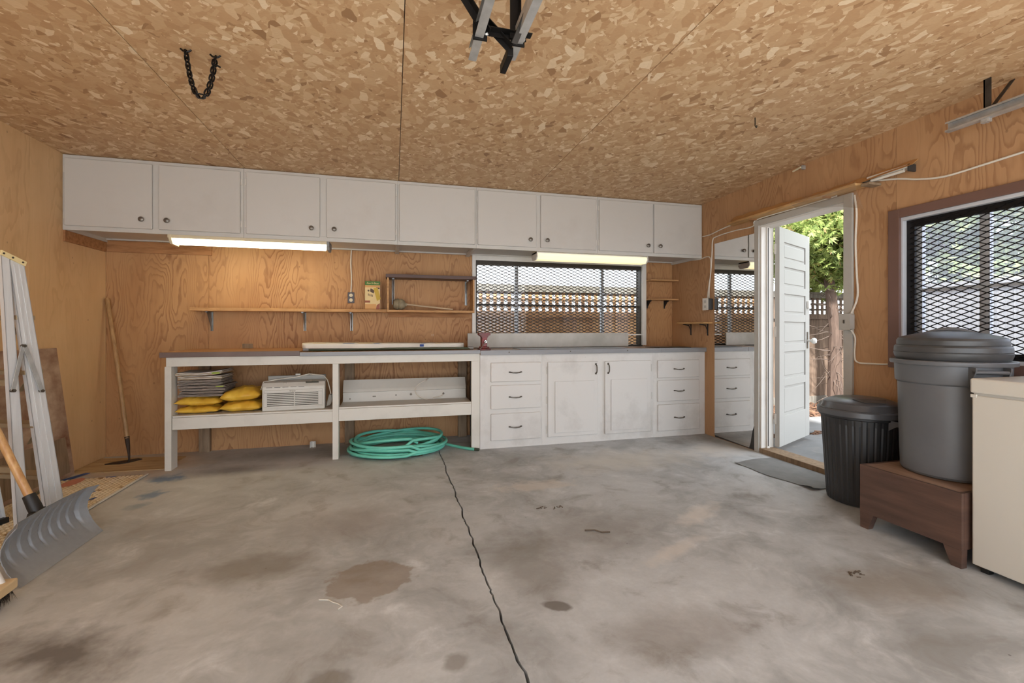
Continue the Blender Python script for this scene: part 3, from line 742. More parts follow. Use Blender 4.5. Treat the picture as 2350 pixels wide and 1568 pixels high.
# ================================================================== LOWER CABINETS AND COUNTER
def pull_h(x, y, z, parent, w=.11):
    pts = [(x-w/2, y, z), (x-w/2+.006, y-.018, z), (x-w*.25, y-.026, z-.004), (x, y-.022, z-.006), (x+w*.25, y-.026, z-.004), (x+w/2-.006, y-.018, z), (x+w/2, y, z)]
    m = MB().tube(pts, [.005, .005, .0045, .006, .0045, .005, .005], 8); m.box(x-w/2-.008, x-w/2+.008, y-.003, y, z-.006, z+.006); m.box(x+w/2-.008, x+w/2+.008, y-.003, y, z-.006, z+.006)
    m.build('handle', 'handle_dark', parent, smooth=True)
def pull_v(x, y, z, parent, w=.10):
    pts = [(x, y, z-w/2), (x, y-.02, z-w/2+.008), (x, y-.028, z-w*.2), (x, y-.028, z+w*.2), (x, y-.02, z+w/2-.008), (x, y, z+w/2)]
    m = MB().tube(pts, .0055, 8); m.box(x-.008, x+.008, y-.003, y, z-w/2-.012, z-w/2+.006); m.box(x-.008, x+.008, y-.003, y, z+w/2-.006, z+w/2+.012)
    m.build('handle', 'handle_dark', parent, smooth=True)
ZK = .853
def base_body(c, x0, x1, opens, side=None):
    m = MB(); m.box(x0, x0+.018, YF+.019, YB-.01, 0, ZK); m.box(x1-.018, x1, YF+.019, YB-.01, 0, ZK); m.box(x0+.018, x1-.018, YB-.02, YB-.01, 0, ZK); m.box(x0+.018, x1-.018, YF+.019, YB-.02, 0, .05); m.box(x0+.018, x1-.018, YF+.019, YB-.02, ZK-.02, ZK)
    m.build('body', side or 'white_low', c)
    m = MB()
    for a, b, cc, d in cells(x0, x1, 0, ZK, opens): m.box(a, b, YF, YF+.019, cc, d)
    m.build('face_frame', 'white_low', c)
c = thing('drawer_cabinet', (1.05, 4.3, 0), 'white three-drawer base cabinet beside the workbench, its left side dark', 'cabinet', 'white base cabinets')
DR = [(.853, 1.331, .605, .782), (.853, 1.331, .357, .575), (.853, 1.331, .07, .316)]
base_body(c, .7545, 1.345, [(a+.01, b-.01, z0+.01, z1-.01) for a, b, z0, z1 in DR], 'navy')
B(.7545, .800, YF-.004, YF-.0003, 0, ZK).build('filler_strip', 'white_low', c, .001)
for a, b, z0, z1 in DR:
    d = B(a, b, YF-.018, YF-.0005, z0, z1).build('drawer', 'white_low', c, .007); pull_h((a+b)/2-.01, YF-.018, (z0+z1)/2, d)
c = thing('door_cabinet', (1.93, 4.3, 0), 'white base cabinet with two panelled doors, under the back window', 'cabinet', 'white base cabinets')
base_body(c, 1.346, 2.516, [(1.41, 1.895, .085, .765), (1.995, 2.475, .08, .765)])
for a, b, z0, z1, pa, pb, pz0, pz1, hs in ((1.398, 1.908, .073, .777, 1.467, 1.867, .11, .594, 'R'), (1.984, 2.487, .067, .775, 2.045, 2.439, .102, .597, 'L')):
    d = B(a, b, YF-.018, YF-.0005, z0, z1).build('door', 'white_low', c, .005)
    B(pa, pb, YF-.027, YF-.018, pz0, pz1).build('panel', 'white_low', d, .002)
    pull_v(b-.022 if hs == 'R' else a+.032, YF-.018, .705, d, .085)
    hx = a-.007 if hs == 'R' else b+.012
    for z in (.14, .42, .70): hinge(hx, z, YF-.0004, d, .07)
c = thing('drawer_cabinet', (2.8, 4.3, 0), 'white three-drawer base cabinet standing against the right wall', 'cabinet', 'white base cabinets')
DR = [(2.564, 3.045, .595, .773), (2.564, 3.048, .357, .571), (2.566, 3.052, .060, .326)]
base_body(c, 2.517, XR-.004, [(a+.01, b-.01, z0+.01, z1-.01) for a, b, z0, z1 in DR])
for a, b, z0, z1 in DR:
    d = B(a, b, YF-.018, YF-.0005, z0, z1).build('drawer', 'white_low', c, .007); pull_h((a+b)/2, YF-.018, (z0+z1)/2, d)
wt = thing('worktop', (1.93, 4.3, ZK), 'tan worktop with aluminium edge over the white base cabinets', 'worktop')
B(.755, XR-.002, YF-.022, YB-.0195, ZK+.0005, .892).build('top', 'counter_top', wt)
B(.757, 2.60, YF-.027, YF-.0222, .853, .8965).build('edge_strip', 'alu_edge', wt, .001); B(2.602, XR-.003, YF-.026, YF-.0222, .853, .8965).build('edge_strip', 'alu_edge', wt, .001)
for x in (1.02, 1.62, 2.22): MB().lathe([(.006, 0), (.006, .002), (.001, .003)], (x, YF-.027, .877), 10, M=Matrix.Rotation(R(90), 4, 'X')).build('screw', 'handle_dark', wt)

# ================================================================== WORKBENCH
wbch = thing('workbench', (-.47, 4.3, 0), 'long white-painted workbench with open shelves and brown top', 'workbench')
def wbb(name, mat, *a, bev=.002): return B(*a).build(name, mat, wbch, bev)
wbb('leg', 'white_bench', -1.700, -1.655, YF, YF+.105, 0, .80)
wbb('leg', 'white_bench', -.494, -.447, YF-.004, YF+.09, 0, .80)
wbb('leg', 'white_bench', .677, .7535, YF, YF+.04, 0, .80)
for x in (-1.66, -.45, .63): wbb('leg', 'lumber', x, x+.085, YB-.055, YB-.012, 0, .86)
wbb('apron', 'white_bench', -1.69, .7535, YF, YF+.04, .80, .872)
wbb('apron', 'white_bench', -1.69, -1.652, YF+.04, YB-.012, .80, .872)
wbb('shelf_fascia', 'white_bench', -1.652, -.4945, YF+.006, YF+.04, .311, .403)
wbb('shelf_fascia', 'white_bench', -.4465, .6765, YF+.006, YF+.04, .316, .418)
wbb('shelf_board', 'white_bench', -1.652, -.4945, YF+.012, YB-.06, .404, .4175)
wbb('shelf_board', 'white_bench', -.4465, .6765, YF+.012, YB-.06, .419, .4325)
wbb('top', ['bench_top'], -1.722, -.742, YF-.025, YB-.001, .8725, .912)
wbb('top_edge', 'bench_edge', -1.722, -.742, YF-.031, YF-.0255, .8725, .9125)
wbb('top', 'bench_top', -.7415, .7535, YF-.022, YB-.001, .8725, .900)
wbb('top_edge', 'alu_edge', -.7415, .7535, YF-.028, YF-.0225, .868, .901)

# ================================================================== BACK WALL ITEMS
def bracket(name, x, ztop, parent, drop=.175, dep=.13, mat='bracket_steel', y=YB-.0002, w=.022):
    m = MB(); m.box(x-w/2, x+w/2, y-dep, y-.002, ztop-.005, ztop-.0005); m.box(x-w/2, x+w/2, y-.004, y, ztop-drop, ztop-.001)
    m.prism([(x-.002, y-.004, ztop-.004), (x-.002, y-dep*.9, ztop-.004), (x-.002, y-.004, ztop-drop*.92)], (.004, 0, 0))
    m.tube([(x, y-.006, ztop-drop), (x, y-.008, ztop-drop*.5), (x, y-.035, ztop-.02), (x, y-dep, ztop-.008)], .006, 6)
    return m.build(name, mat, parent)
sh = thing('wall_shelf', (-.87, YB, 1.25), 'long brown wooden shelf on the back wall above the workbench', 'shelf')
random.seed(5)
fe = [(-1.688 + 1.626*k/40, YB-.172 + .006*math.sin(k*.7) + random.uniform(-.004, .004)) for k in range(41)]
MB().prism([(x, y, 1.246) for x, y in fe] + [(-.062, YB-.001, 1.246), (-1.688, YB-.001, 1.246)], (0, 0, .028)).build('board', 'shelf_wood', sh, .003)
for x in (-1.575, -.806, -.392): bracket('bracket', x, 1.2457, sh)
bs = thing('box_shelf', (.36, YB, 1.24), 'open box shelf with dark brown top board, left of the back window', 'shelf')
xa, xb, yd = -.0605, .770, YB-.20
B(xa-.012, xb+.012, yd-.012, YB-.019, 1.574, 1.606).build('top', 'brown_dark', bs, .002)
B(xa, xb, yd, YB-.019, 1.248, 1.268).build('bottom', 'shelf_wood', bs, .001)
for a in (xa, xb-.016): B(a, a+.016, yd, YB-.019, 1.2685, 1.5735).build('side', 'shelf_wood', bs, .001)
B(xa+.01, xb-.02, YB-.0185, YB-.0003, 1.205, 1.2475).build('cleat', 'strip_wood', bs)
for x in (xa+.055, xb-.055):
    m = MB(); m.box(x-.011, x+.011, YB-.13, YB-.002, 1.568, 1.5735); m.box(x-.011, x+.011, YB-.006, YB-.001, 1.33, 1.5735)
    m.tube([(x, YB-.008, 1.335), (x, YB-.012, 1.45), (x, YB-.05, 1.545), (x, YB-.125, 1.565)], .007, 6); m.build('bracket', 'bracket_steel', bs)

pl = thing('plunger', (.2, 4.42, 1.268), 'old rubber plunger with wooden stick lying in the box shelf', 'plunger')
pm = Matrix.Translation((.055, 4.45, 1.325)) @ Matrix.Rotation(R(94), 4, 'Y')
MB().lathe([(.022, -.062), (.040, -.055), (.052, -.03), (.055, -.012), (.048, -.008), (.050, .004), (.054, .01), (.050, .025), (.036, .045), (.018, .055), (.016, .066), (.010, .068)], n=28, M=pm).build('cup', 'plunger_cup', pl, smooth=True)
MB().tube([(.115, 4.449, 1.325), (.56, 4.42, 1.280)], [.0095, .0085], 12).build('stick', 'plunger_stick', pl, smooth=True)

bk = thing('booklet', (-.18, 4.47, 1.2745), 'cream instruction booklet with green header standing on the long shelf', 'booklet')
x0, x1, yy, z0, z1 = -.262, -.126, 4.47, 1.2745, 1.541
B(x0, x1+.014, yy, yy+.03, z0, z1-.003).build('pages', 'book_side', bk)
B(x0, x1, yy-.002, yy-.0005, z0, z1).build('cover', 'book_cream', bk)
def print_(name, mat, a, b, c, d, o=.0026): return B(a, b, yy-o, yy-.002, c, d).build(name, mat, bk)
print_('header', 'book_green', x0, x1, z1-.037, z1); print_('band', 'book_tan', x0, x1, z1-.058, z1-.0375)
MB().prism([(x0+.075, yy-.003, 1.477), (x0+.115, yy-.003, 1.48), (x0+.142, yy-.003, 1.375), (x0+.108, yy-.003, 1.355)], (0, .0012, 0)).build('print_block', 'book_yellow', bk)
MB().prism([(x0+.050, yy-.0028, 1.475), (x0+.085, yy-.0028, 1.455), (x0+.078, yy-.0028, 1.425), (x0+.045, yy-.0028, 1.445)], (0, .0010, 0)).build('print_block', 'book_brown', bk)
print_('print_block', 'book_brown', x0+.10, x0+.132, 1.468, 1.482, .0024)
MB().lathe([(.009, 0), (.009, .0006)], (x0+.031, yy-.002, 1.452), 14, M=Matrix.Rotation(R(90), 4, 'X')).build('print_dot', 'book_brown', bk)
print_('label_patch', 'book_red', x0, x0+.046, 1.338, 1.358); print_('print_block', 'book_tan', x0, x0+.10, 1.276, 1.325)
MB().prism([(x0+.098, yy-.0025, 1.276), (x0+.134, yy-.0025, 1.276), (x0+.134, yy-.0025, 1.335), (x0+.105, yy-.0025, 1.315)], (0, .0006, 0)).build('print_block', 'book_red', bk)
for k in range(4): print_('print_line', 'book_brown', x0+.028+k*.012, x0+.033+k*.012, 1.405-k*.004, 1.425-k*.004)
text('lettering', "Ran'd-Base", .025, 'book_cream', bk, FACE_Y((x0+x1)/2, yy-.003, z1-.019), shear=.25)

ol = thing('wall_outlet', (-.397, YB, 1.39), 'dark brown double outlet on the back wall fed by a cream cable', 'outlet')
B(-.427, -.367, YB-.007, YB-.0003, 1.338, 1.442).build('plate', 'brown_outlet', ol, .002)
for z in (1.367, 1.413):
    so = MB().lathe([(.016, 0), (.016, .002), (.015, .003)], (-.397, YB-.007, z), 20, M=Matrix.Rotation(R(90), 4, 'X')).build('socket', 'ivory', ol)
    for dx in (-.006, .006): B(-.397+dx-.001, -.397+dx+.001, YB-.0105, YB-.0098, z-.004, z+.005).build('slot', 'brown_outlet', so)
def cable(name, pts, r, label, mat='cable_white', group=None, n=8, flat=None):
    # smooth the polyline
    P = [Vector(p) for p in pts]; out = []
    for i in range(len(P)-1):
        a = P[max(i-1, 0)]; b = P[i]; c = P[i+1]; d = P[min(i+2, len(P)-1)]
        for k in range(6):
            t_ = k/6; out.append(.5*((2*b) + (-a+c)*t_ + (2*a-5*b+4*c-d)*t_*t_ + (-a+3*b-3*c+d)*t_**3))
    out.append(P[-1])
    o = MB().tube(out, r, n).build(name, mat, loc=tuple(P[0]), smooth=True)
    return tag(o, label, 'cable', group)
cable('power_cable', [(-.397, YB-.006, 1.442), (-.393, YB-.008, 1.58), (-.399, YB-.007, 1.72), (-.392, YB-.034, 1.842)], .0055, 'cream cable running up from the dark brown outlet')
tag(B(-1.33, -1.245, YB-.010, YB-.0004, .913, .955).build('wall_plate', 'lumber', loc=(-1.29, YB-.005, .913), bevel=.002), 'small brown blank plate low on the back wall behind the workbench', 'plate')
text('chalk_mark', '12', .03, 'chalk', wb, FACE_Y(.375, YB-.0006, 1.025))

# corner shelves by the window
for z, br, lab in ((1.628, False, 'upper small corner shelf right of the back window'), (1.412, True, 'lower small corner shelf right of the back window, on black brackets')):
    s_ = thing('corner_shelf', (2.95, YB, z), lab, 'shelf', 'small corner shelves')
    MB().prism([(2.7735, YB-.118, z), (2.7735, YB-.0005, z), (XR-.0005, YB-.0005, z), (XR-.0005, YB-.122, z)][::-1], (0, 0, .016)).build('board', 'shelf_wood', s_, .001)
    if br:
        for x in (2.80, 3.02): bracket('bracket', x, z-.0004, s_, .09, .085, 'bracket_black', w=.014)
rs = thing('wall_shelf', (XR, 4.08, 1.14), 'short pale wooden shelf on black brackets on the right wall by the counter', 'shelf')
B(XR-.115, XR-.0005, 3.905, 4.335, 1.142, 1.160).build('board', 'shelf_wood_y', rs, .001)
for y in (3.975, 4.245):
    m = MB(); m.box(XR-.10, XR-.002, y-.007, y+.007, 1.1375, 1.1415); m.box(XR-.004, XR-.0003, y-.007, y+.007, 1.02, 1.141)
    m.tube([(XR-.005, y, 1.025), (XR-.008, y, 1.08), (XR-.03, y, 1.125), (XR-.098, y, 1.138)], .005, 6); m.build('bracket', 'bracket_black', rs)

# backsplash board, sheets, vise on the counter
tag(B(.712, 2.488, 4.455, 4.467, .9005, 1.045).build('backsplash_board', 'splash_white', loc=(1.6, 4.46, .9), bevel=.001), 'loose white board standing along the back of the counter under the window', 'board')
tag(B(1.16, 2.28, 4.10, 4.40, .8925, .8985).build('metal_sheet', 'alu_edge', loc=(1.6, 4.3, .8925), bevel=.001), 'thin pale metal sheet lying on the counter before the white board', 'sheet')
tag(MB().prism([(2.62, 4.06, .8925), (3.02, 4.10, .8925), (3.04, 4.25, .8925), (2.60, 4.30, .8925)], (0, 0, .005)).build('metal_sheet', 'dark_box', loc=(2.8, 4.15, .8925)), 'thin dark sheet lying at the right end of the counter', 'sheet')
vi = thing('bench_vise', (.81, 4.09, .8925), 'small red bench vise bolted at the left end of the counter', 'vise')
B(.756, .862, 4.045, 4.155, .8925, .912).build('base', 'vise_red', vi, .006)
B(.768, .85, 4.055, 4.145, .912, .928).build('base_top', 'vise_red', vi, .006)
MB().prism([(.782, 4.065, .928), (.832, 4.065, .928), (.829, 4.065, .985), (.832, 4.065, 1.005), (.846, 4.065, 1.028), (.862, 4.065, 1.032), (.862, 4.065, 1.054), (.758, 4.065, 1.054), (.758, 4.065, 1.032), (.772, 4.065, 1.026), (.784, 4.065, 1.005)], (0, .05, 0)).build('jaw', 'vise_red', vi, .002)
MB().prism([(.785, 4.13, .928), (.83, 4.13, .928), (.83, 4.13, 1.015), (.862, 4.13, 1.034), (.862, 4.13, 1.054), (.758, 4.13, 1.054), (.758, 4.13, 1.034), (.785, 4.13, 1.015)], (0, .03, 0)).build('jaw', 'vise_red', vi, .002)
MB().cyl((.812, 4.15, .975), (.812, 4.035, .975), .013, 14).build('screw', 'steel', vi, smooth=True)
MB().tube([(.818, 4.038, .985), (.757, 4.03, .902)], .004, 8).build('handle', 'steel', vi, smooth=True)

# ================================================================== IRONING BOARD ON THE BENCH
ib = thing('ironing_board', (-.05, 4.22, .9005), 'folded ironing board with white, yellow and blue cover on the workbench', 'ironing board')
def ibz(x): return .953 - .008*(x+.75)
out = []
for k in range(15): a = R(90+180*k/14); out.append((-.70+.06*math.cos(a), 4.245+.165*math.sin(a)))
for k in range(15): a = R(-90+180*k/14); out.append((.50+.14*math.cos(a), 4.245+.11*math.sin(a)))
m = MB(); n_ = len(out)
vsl = [(x, y, ibz(x)-.026) for x, y in out] + [(x*1.003, 4.245+(y-4.245)*1.04, ibz(x)-.012) for x, y in out] + [(x*1.003, 4.245+(y-4.245)*1.04, ibz(x)+.008) for x, y in out] + [(x, 4.245+(y-4.245)*.96, ibz(x)+.017) for x, y in out]
fsl = [tuple(range(n_))[::-1]] + [(r*n_+i, r*n_+(i+1) % n_, (r+1)*n_+(i+1) % n_, (r+1)*n_+i) for r in range(3) for i in range(n_)] + [tuple(3*n_+i for i in range(n_))]
m.add(vsl, fsl); m.build('padded_cover', 'cover_white', ib, smooth=True, angle=60)
for x, w, mt in ((-.66, .10, 'cover_yellow'), (-.42, .09, 'cover_blue'), (-.30, .12, 'cover_yellow'), (-.17, .05, 'cover_blue'), (.24, .035, 'cover_blue'), (.36, .05, 'cover_yellow')):
    B(x, x+w, 4.092+max(0, (x-.0)*.05), 4.14, ibz(x)+.0172, ibz(x)+.0185).build('print_patch', mt, ib)
B(.225, .26, 4.078+.013, 4.0935, ibz(.24)-.012, ibz(.24)+.008).build('print_patch', 'cover_blue', ib)
MB().tube([(-.72, 4.12, .9125), (-.2, 4.115, .916), (.68, 4.10, .9125)], .011, 10).build('leg', 'olive', ib, smooth=True)
MB().tube([(-.72, 4.35, .9145), (.2, 4.345, .916), (.62, 4.32, .9125)], .011, 10).build('leg', 'olive', ib, smooth=True)
MB().tube([(.68, 4.10, .9125), (.655, 4.2, .9125), (.62, 4.32, .9125)], .010, 10).build('leg_bar', 'olive', ib, smooth=True)
MB().cyl((-.737, 4.12, .9152), (-.695, 4.12, .9152), .0145, 12).build('rubber_tip', 'tip_grey', ib, smooth=True)
MB().cyl((.66, 4.105, .9152), (.71, 4.098, .9152), .0145, 12).build('rubber_tip', 'tip_grey', ib, smooth=True)

# ================================================================== ON THE LOWER SHELF
ac = thing('air_conditioner', (-.80, 4.22, .4175), 'off-white window air conditioner on the workbench shelf', 'air conditioner')
AM = Matrix.Translation((-.80, 4.075, .4178)) @ Matrix.Rotation(R(3), 4, 'Z')
def ab(name, mat, *a, bev=.003, parent=None): return MB().box(*a, AM).build(name, mat, parent or ac, bev)
hw = .237
MB().prism([AM @ Vector((-hw, y, z)) for y, z in ((0, .0), (0, .195), (.03, .228), (.10, .24), (.10, 0))], AM.to_3x3() @ Vector((2*hw, 0, 0))).build('front_case', 'ac_white', ac, .006)
ab('body', 'ac_white', -hw+.015, hw-.02, .10, .36, .004, .235)
ab('side_curtain_panel', 'ac_panel', -hw+.02, hw-.005, .13, .16, .235, .275)
ab('top_clip', 'ac_white', -.01, .03, .14, .17, .275, .288)
ab('grille_recess', 'ac_dark', -hw+.03, hw-.035, -.0016, -.0002, .035, .165, bev=0)
gr = ab('grille_frame', 'ac_white', -hw+.018, hw-.018, -.006, -.0003, .150, .172)
ab('grille_frame', 'ac_white', -hw+.018, hw-.018, -.006, -.0003, .022, .034)
ab('grille_frame', 'ac_white', -hw+.012, -hw+.038, -.006, -.0003, .034, .150); ab('grille_frame', 'ac_white', hw-.052, hw-.018, -.006, -.0003, .034, .150)
ab('grille_bar', 'ac_white', .0, .008, -.007, -.0016, .034, .150, bev=.001)
for k in range(9):
    z = .034 + k*.0143
    ab('slat', 'ac_white', -hw+.038, hw-.052, -.007, -.0017, z-.0045+.002, z+.0045+.0015, bev=.001)
for k in range(5): ab('vent_slot', 'ac_dark', -hw+.03+k*.06, -hw+.075+k*.06, -.0006, .004, .1905, .194, bev=0)
CM = AM @ Matrix.Translation((.135, .02, .2195)) @ Matrix.Rotation(R(-47), 4, 'X')
MB().box(-.048, .052, -.0165, .0165, .0, .0025, CM).build('control_panel', 'ac_dark', ac)
MB().lathe([(.013, 0), (.012, .012), (.003, .014)], n=16, M=CM @ Matrix.Translation((-.012, 0, .0025))).build('dial', 'ac_white', ac, smooth=True)
MB().lathe([(.011, 0), (.010, .006), (.003, .008)], n=16, M=AM @ Matrix.Translation((-.07, .02, .2195)) @ Matrix.Rotation(R(-47), 4, 'X')).build('dial', 'ac_white', ac, smooth=True)
cp = [AM @ Vector(p) for p in ((-hw-.02, .06, .17), (-hw-.006, .08, .232), (-.15, .10, .247), (0, .11, .262), (.1, .13, .284), (hw-.02, .11, .270), (hw+.016, .06, .235), (hw+.036, .03, .17), (hw+.047, .01, .12))]
MB().tube([p for p in cp], .0045, 8).build('power_cord', 'cable_white', ac, smooth=True)
MB().prism([AM @ Vector(p) for p in ((hw+.008, .01, .012), (hw+.045, .0, .03), (hw+.062, 0, .075), (hw+.056, .0, .115), (hw+.034, .0, .122), (hw+.018, .0, .06))], AM.to_3x3() @ Vector((0, .05, 0))).build('accessory_pouch', 'ac_panel', ac, .008)
text('lettering', 'Amana', .017, 'ac_dark', ac, AM @ Matrix.Translation((-.012, -.0065, .161)) @ Matrix.Rotation(R(90), 4, 'X'), shear=.2)

def pillow(name, label, x0, x1, y0, y1, z0, z1, seed, sag=0.0, tilt=0.0):
    random.seed(seed); ph = [random.uniform(0, 6.28) for _ in range(8)]; m = MB()
    def wr(u, v): return .006*math.sin(9*u+ph[0]+3*v) + .005*math.sin(17*v+ph[1]-6*u) + .004*math.sin(27*u+ph[2]+11*v) + .003*math.sin(41*u-23*v+ph[3])
    hz = (z1-z0)
    def f(sgn):
        def g(u, v):
            e = (1-abs(2*u-1)**3.2)*(1-abs(2*v-1)**3.5); e = max(e, 0)**.55
            x = x0+(x1-x0)*u + .006*math.sin(13*v+ph[4])*(1 if u in (0, 1) else .3); y = y0+(y1-y0)*v + .006*math.sin(15*u+ph[5])
            zc = z0 + hz*.42 + tilt*(u-.5)
            z = zc + (hz*.58*e if sgn > 0 else -hz*.42*e) + wr(u, v)*(.9*e if sgn > 0 else .25*e)
            return (x, y, max(z, z0))
        return g
    nu, nv = 26, 16
    top = [f(1)(i/nu, j/nv) for j in range(nv+1) for i in range(nu+1)]; bot = [f(-1)(i/nu, j/nv) for j in range(nv+1) for i in range(nu+1)]
    w = nu+1; fs = [(j*w+i, j*w+i+1, (j+1)*w+i+1, (j+1)*w+i) for j in range(nv) for i in range(nu)]
    k = len(top); rim = list(range(w)) + [j*w+nu for j in range(1, nv+1)] + [nv*w+i for i in range(nu-1, -1, -1)] + [j*w for j in range(nv-1, 0, -1)]
    bot = [(p[0], p[1], p[2]-.0025) for p in bot]
    m.add(top+bot, fs + [tuple(q+k for q in f_[::-1]) for f_ in fs] + [(rim[(i+1) % len(rim)], rim[i], rim[i]+k, rim[(i+1) % len(rim)]+k) for i in range(len(rim))])
    o = m.build(name, 'bag_yellow', loc=((x0+x1)/2, (y0+y1)/2, z0), smooth=True, angle=70)
    return tag(o, label, 'bag', 'yellow plastic bags on the workbench shelf')
pillow('yellow_bag', 'yellow plastic bag at bottom left on the workbench shelf', -1.648, -1.352, 4.06, 4.36, .4205, .478, 1)
pillow('yellow_bag', 'yellow plastic bag under the newspapers, with a torn corner', -1.648, -1.345, 4.055, 4.35, .4805, .552, 2)
pillow('yellow_bag', 'yellow plastic bag at bottom, next to the air conditioner', -1.341, -1.05, 4.06, 4.36, .4205, .503, 3)
pillow('yellow_bag', 'topmost yellow plastic bag beside the air conditioner', -1.343, -1.058, 4.055, 4.35, .5055, .607, 4, tilt=.018)

random.seed(9)
zz = .5535
names = ['lowest newspaper of the stack, on the yellow bag', 'second newspaper from the bottom of the stack', 'third newspaper from the bottom of the stack', 'fourth newspaper from the bottom, with a green corner', 'fifth newspaper from the bottom of the stack', 'sixth newspaper from the bottom of the stack', 'second newspaper from the top of the stack', 'topmost folded newspaper, tan with green print, its corner lifted']
for i, lab in enumerate(names):
    h = (.018, .017, .018, .019, .018, .018, .026, .026)[i]
    x0 = -1.648 + random.uniform(0, .018) + (.005 if i < 6 else -.002); x1 = x0 + random.uniform(.30, .33); y0 = 4.075+random.uniform(0, .02); y1 = y0+.27
    nwp = thing('newspaper', ((x0+x1)/2, (y0+y1)/2, zz), lab, 'newspaper', 'stacked newspapers on the workbench shelf')
    tl = .02 if i == 7 else .004*i/7
    ns = 3 if h < .02 else 4
    mat = 'paper_tan' if i >= 6 else 'paper_grey'
    for k in range(ns):
        th = h/ns*.82; zb_ = zz + k*h/ns; ph = random.uniform(0, 6.28)
        def fz(u, v, zb_=zb_, ph=ph, k=k): return (x0+(x1-x0)*u + .006*math.sin(5*v+ph), y0+(y1-y0)*v + .003*math.sin(7*u+ph), zb_ + max(0, (u-.55))**1.7*tl*2.2*(1.4 if i == 7 else 1) + .0012*(1+math.sin(9*u+ph)))
        MB().grid(fz, 14, 6, (0, 0, th)).build('fold', mat if k % 2 == 0 or i < 6 else 'paper_white', nwp, smooth=True)
    MB().tube([(x0+.004, y0, zz+h*.5), (x0+.004, y1, zz+h*.5)], h*.4, 8).build('spine', mat, nwp, smooth=True)
    if i in (3, 7): B(x1-.07, x1-.015, y0-.003, y0-.0006, zz+h*.35+tl*.25, zz+h*.8+tl*.3).build('print_patch', 'paper_green', nwp)
    zz += h + .0045

# white light-fixture pan standing in the right bay
rp = thing('light_fixture_pan', (.10, 4.30, .4325), 'empty white light fixture pan with loose cord on the right workbench shelf', 'light fixture')
xa, xb = -.44, .668
prof = [(4.285, .4332), (4.305, .515), (4.29, .520), (4.30, .545), (4.345, .625), (4.352, .622), (4.308, .542), (4.300, .524), (4.315, .518), (4.297, .4332)]
MB().prism([(xa, y, z) for y, z in prof], (xb-xa, 0, 0)).build('pan', 'reflector_white', rp)
for x, z in ((-.38, .46), (-.18, .475), (-.165, .475), (.02, .48), (.155, .482)):
    MB().lathe([(.006, 0), (.006, .003), (.002, .004)], (x, 4.2955-.004+.0, z), 10, M=Matrix.Rotation(R(80), 4, 'X')).build('knockout', 'handle_dark', rp)
MB().lathe([(.012, 0), (.012, .004), (.007, .005)], (.155, 4.2945, .482), 14, M=Matrix.Rotation(R(80), 4, 'X')).build('bushing', 'ac_panel', rp)
cd = []
for k in range(21):
    a = R(115+190*k/20); cd.append((.40+.22*math.cos(a)*.95, 4.25-.02*math.sin(a), .525+.105*math.sin(a)))
cd = [(.32, 4.322, .6265)] + cd[1:16] + [(.36, 4.265, .445), (.43, 4.27, .455), (.455, 4.287, .475)]
MB().tube(cd, .0035, 8).build('cord', 'cable_white', rp, smooth=True)
MB().lathe([(.009, 0), (.008, .012), (.004, .014)], (.455, 4.296, .478), 12, M=Matrix.Rotation(R(80), 4, 'X')).build('cord_grip', 'handle_dark', rp)

# ================================================================== GARDEN HOSE
random.seed(21)
hz = thing('garden_hose', (.04, 4.17, 0), 'coiled turquoise garden hose on the floor under the workbench', 'garden hose')
pts = []; loops = 13; cx, cy = .04, 4.178
lp = [(random.uniform(-.035, .035), random.uniform(-.03, .03), random.uniform(-.10, .015), random.uniform(0, .9)) for _ in range(loops+2)]
for k in range(loops*36+1):
    a = 2*math.pi*k/36; i = int(k/36); f = (k % 36)/36
    q = [lp[i][j]*(1-f) + lp[i+1][j]*f for j in range(4)]
    A = .405+q[2]; Bb = .30+q[2]*.8
    lay = (k/36)/loops; zc_ = .015 + .12*lay*(.7+.3*math.sin(a*1.0+i*1.7)) + .012*(1+math.sin(2*a+q[3]*9))*lay
    pts.append((cx+q[0]+A*math.cos(a-1.2), cy+q[1]*.6+Bb*math.sin(a-1.2), max(zc_, .0135)))
MB().tube(pts, .0128, 8).build('hose', 'hose_green', hz, smooth=True, angle=60)
e = pts[0]
MB().tube([(e[0]-.01, e[1], e[2]), (e[0]+.06, e[1]+.012, .0145)], .0150, 10).build('grip_collar', 'hose_end', hz, smooth=True)
MB().cyl((e[0]+.06, e[1]+.012, .0145), (e[0]+.085, e[1]+.02, .0145), .013, 10).build('coupling', 'brass', hz, smooth=True)
MB().tube([(.36, 4.36, .03), (.43, 4.30, .0135), (.52, 4.17, .0132), (.62, 4.05, .0132), (.70, 3.985, .0132)], .0125, 8).build('hose_tail', 'hose_green', hz, smooth=True)
MB().cyl((.70, 3.985, .0136), (.735, 3.962, .0136), .0132, 10).build('coupling', 'hose_end', hz, smooth=True)
tag(MB().grid(lambda u, v: (-.74+.05*u, 4.44+.03*math.sin(3*u)+.005*v, .002+.055*v+.004*math.sin(9*u)), 6, 6, (0, .002, 0)).build('plastic_scrap', 'plate_white', loc=(-.71, 4.45, 0)), 'crumpled scrap of clear white plastic at the wall under the bench', 'scrap')

# ================================================================== LEFT SIDE
sheet = thing('old_board', (XL+.03, 3.3, 0), 'stained brown fibreboard sheet leaning on the left wall behind the ladder', 'board')
MB().prism([(XL+.045, 2.55, .002), (XL+.045, 4.107, .002), (XL+.012, 3.975, .955), (XL+.012, 2.55, .955)], (.008, 0, 0)).build('sheet', 'old_sheet', sheet)
MB().prism([(XL+.0535, 2.56, .03), (XL+.0535, 4.06, .03), (XL+.0445, 4.02, .30), (XL+.0445, 2.56, .30)], (.0008, 0, 0)).build('worn_patch', 'lumber', sheet)

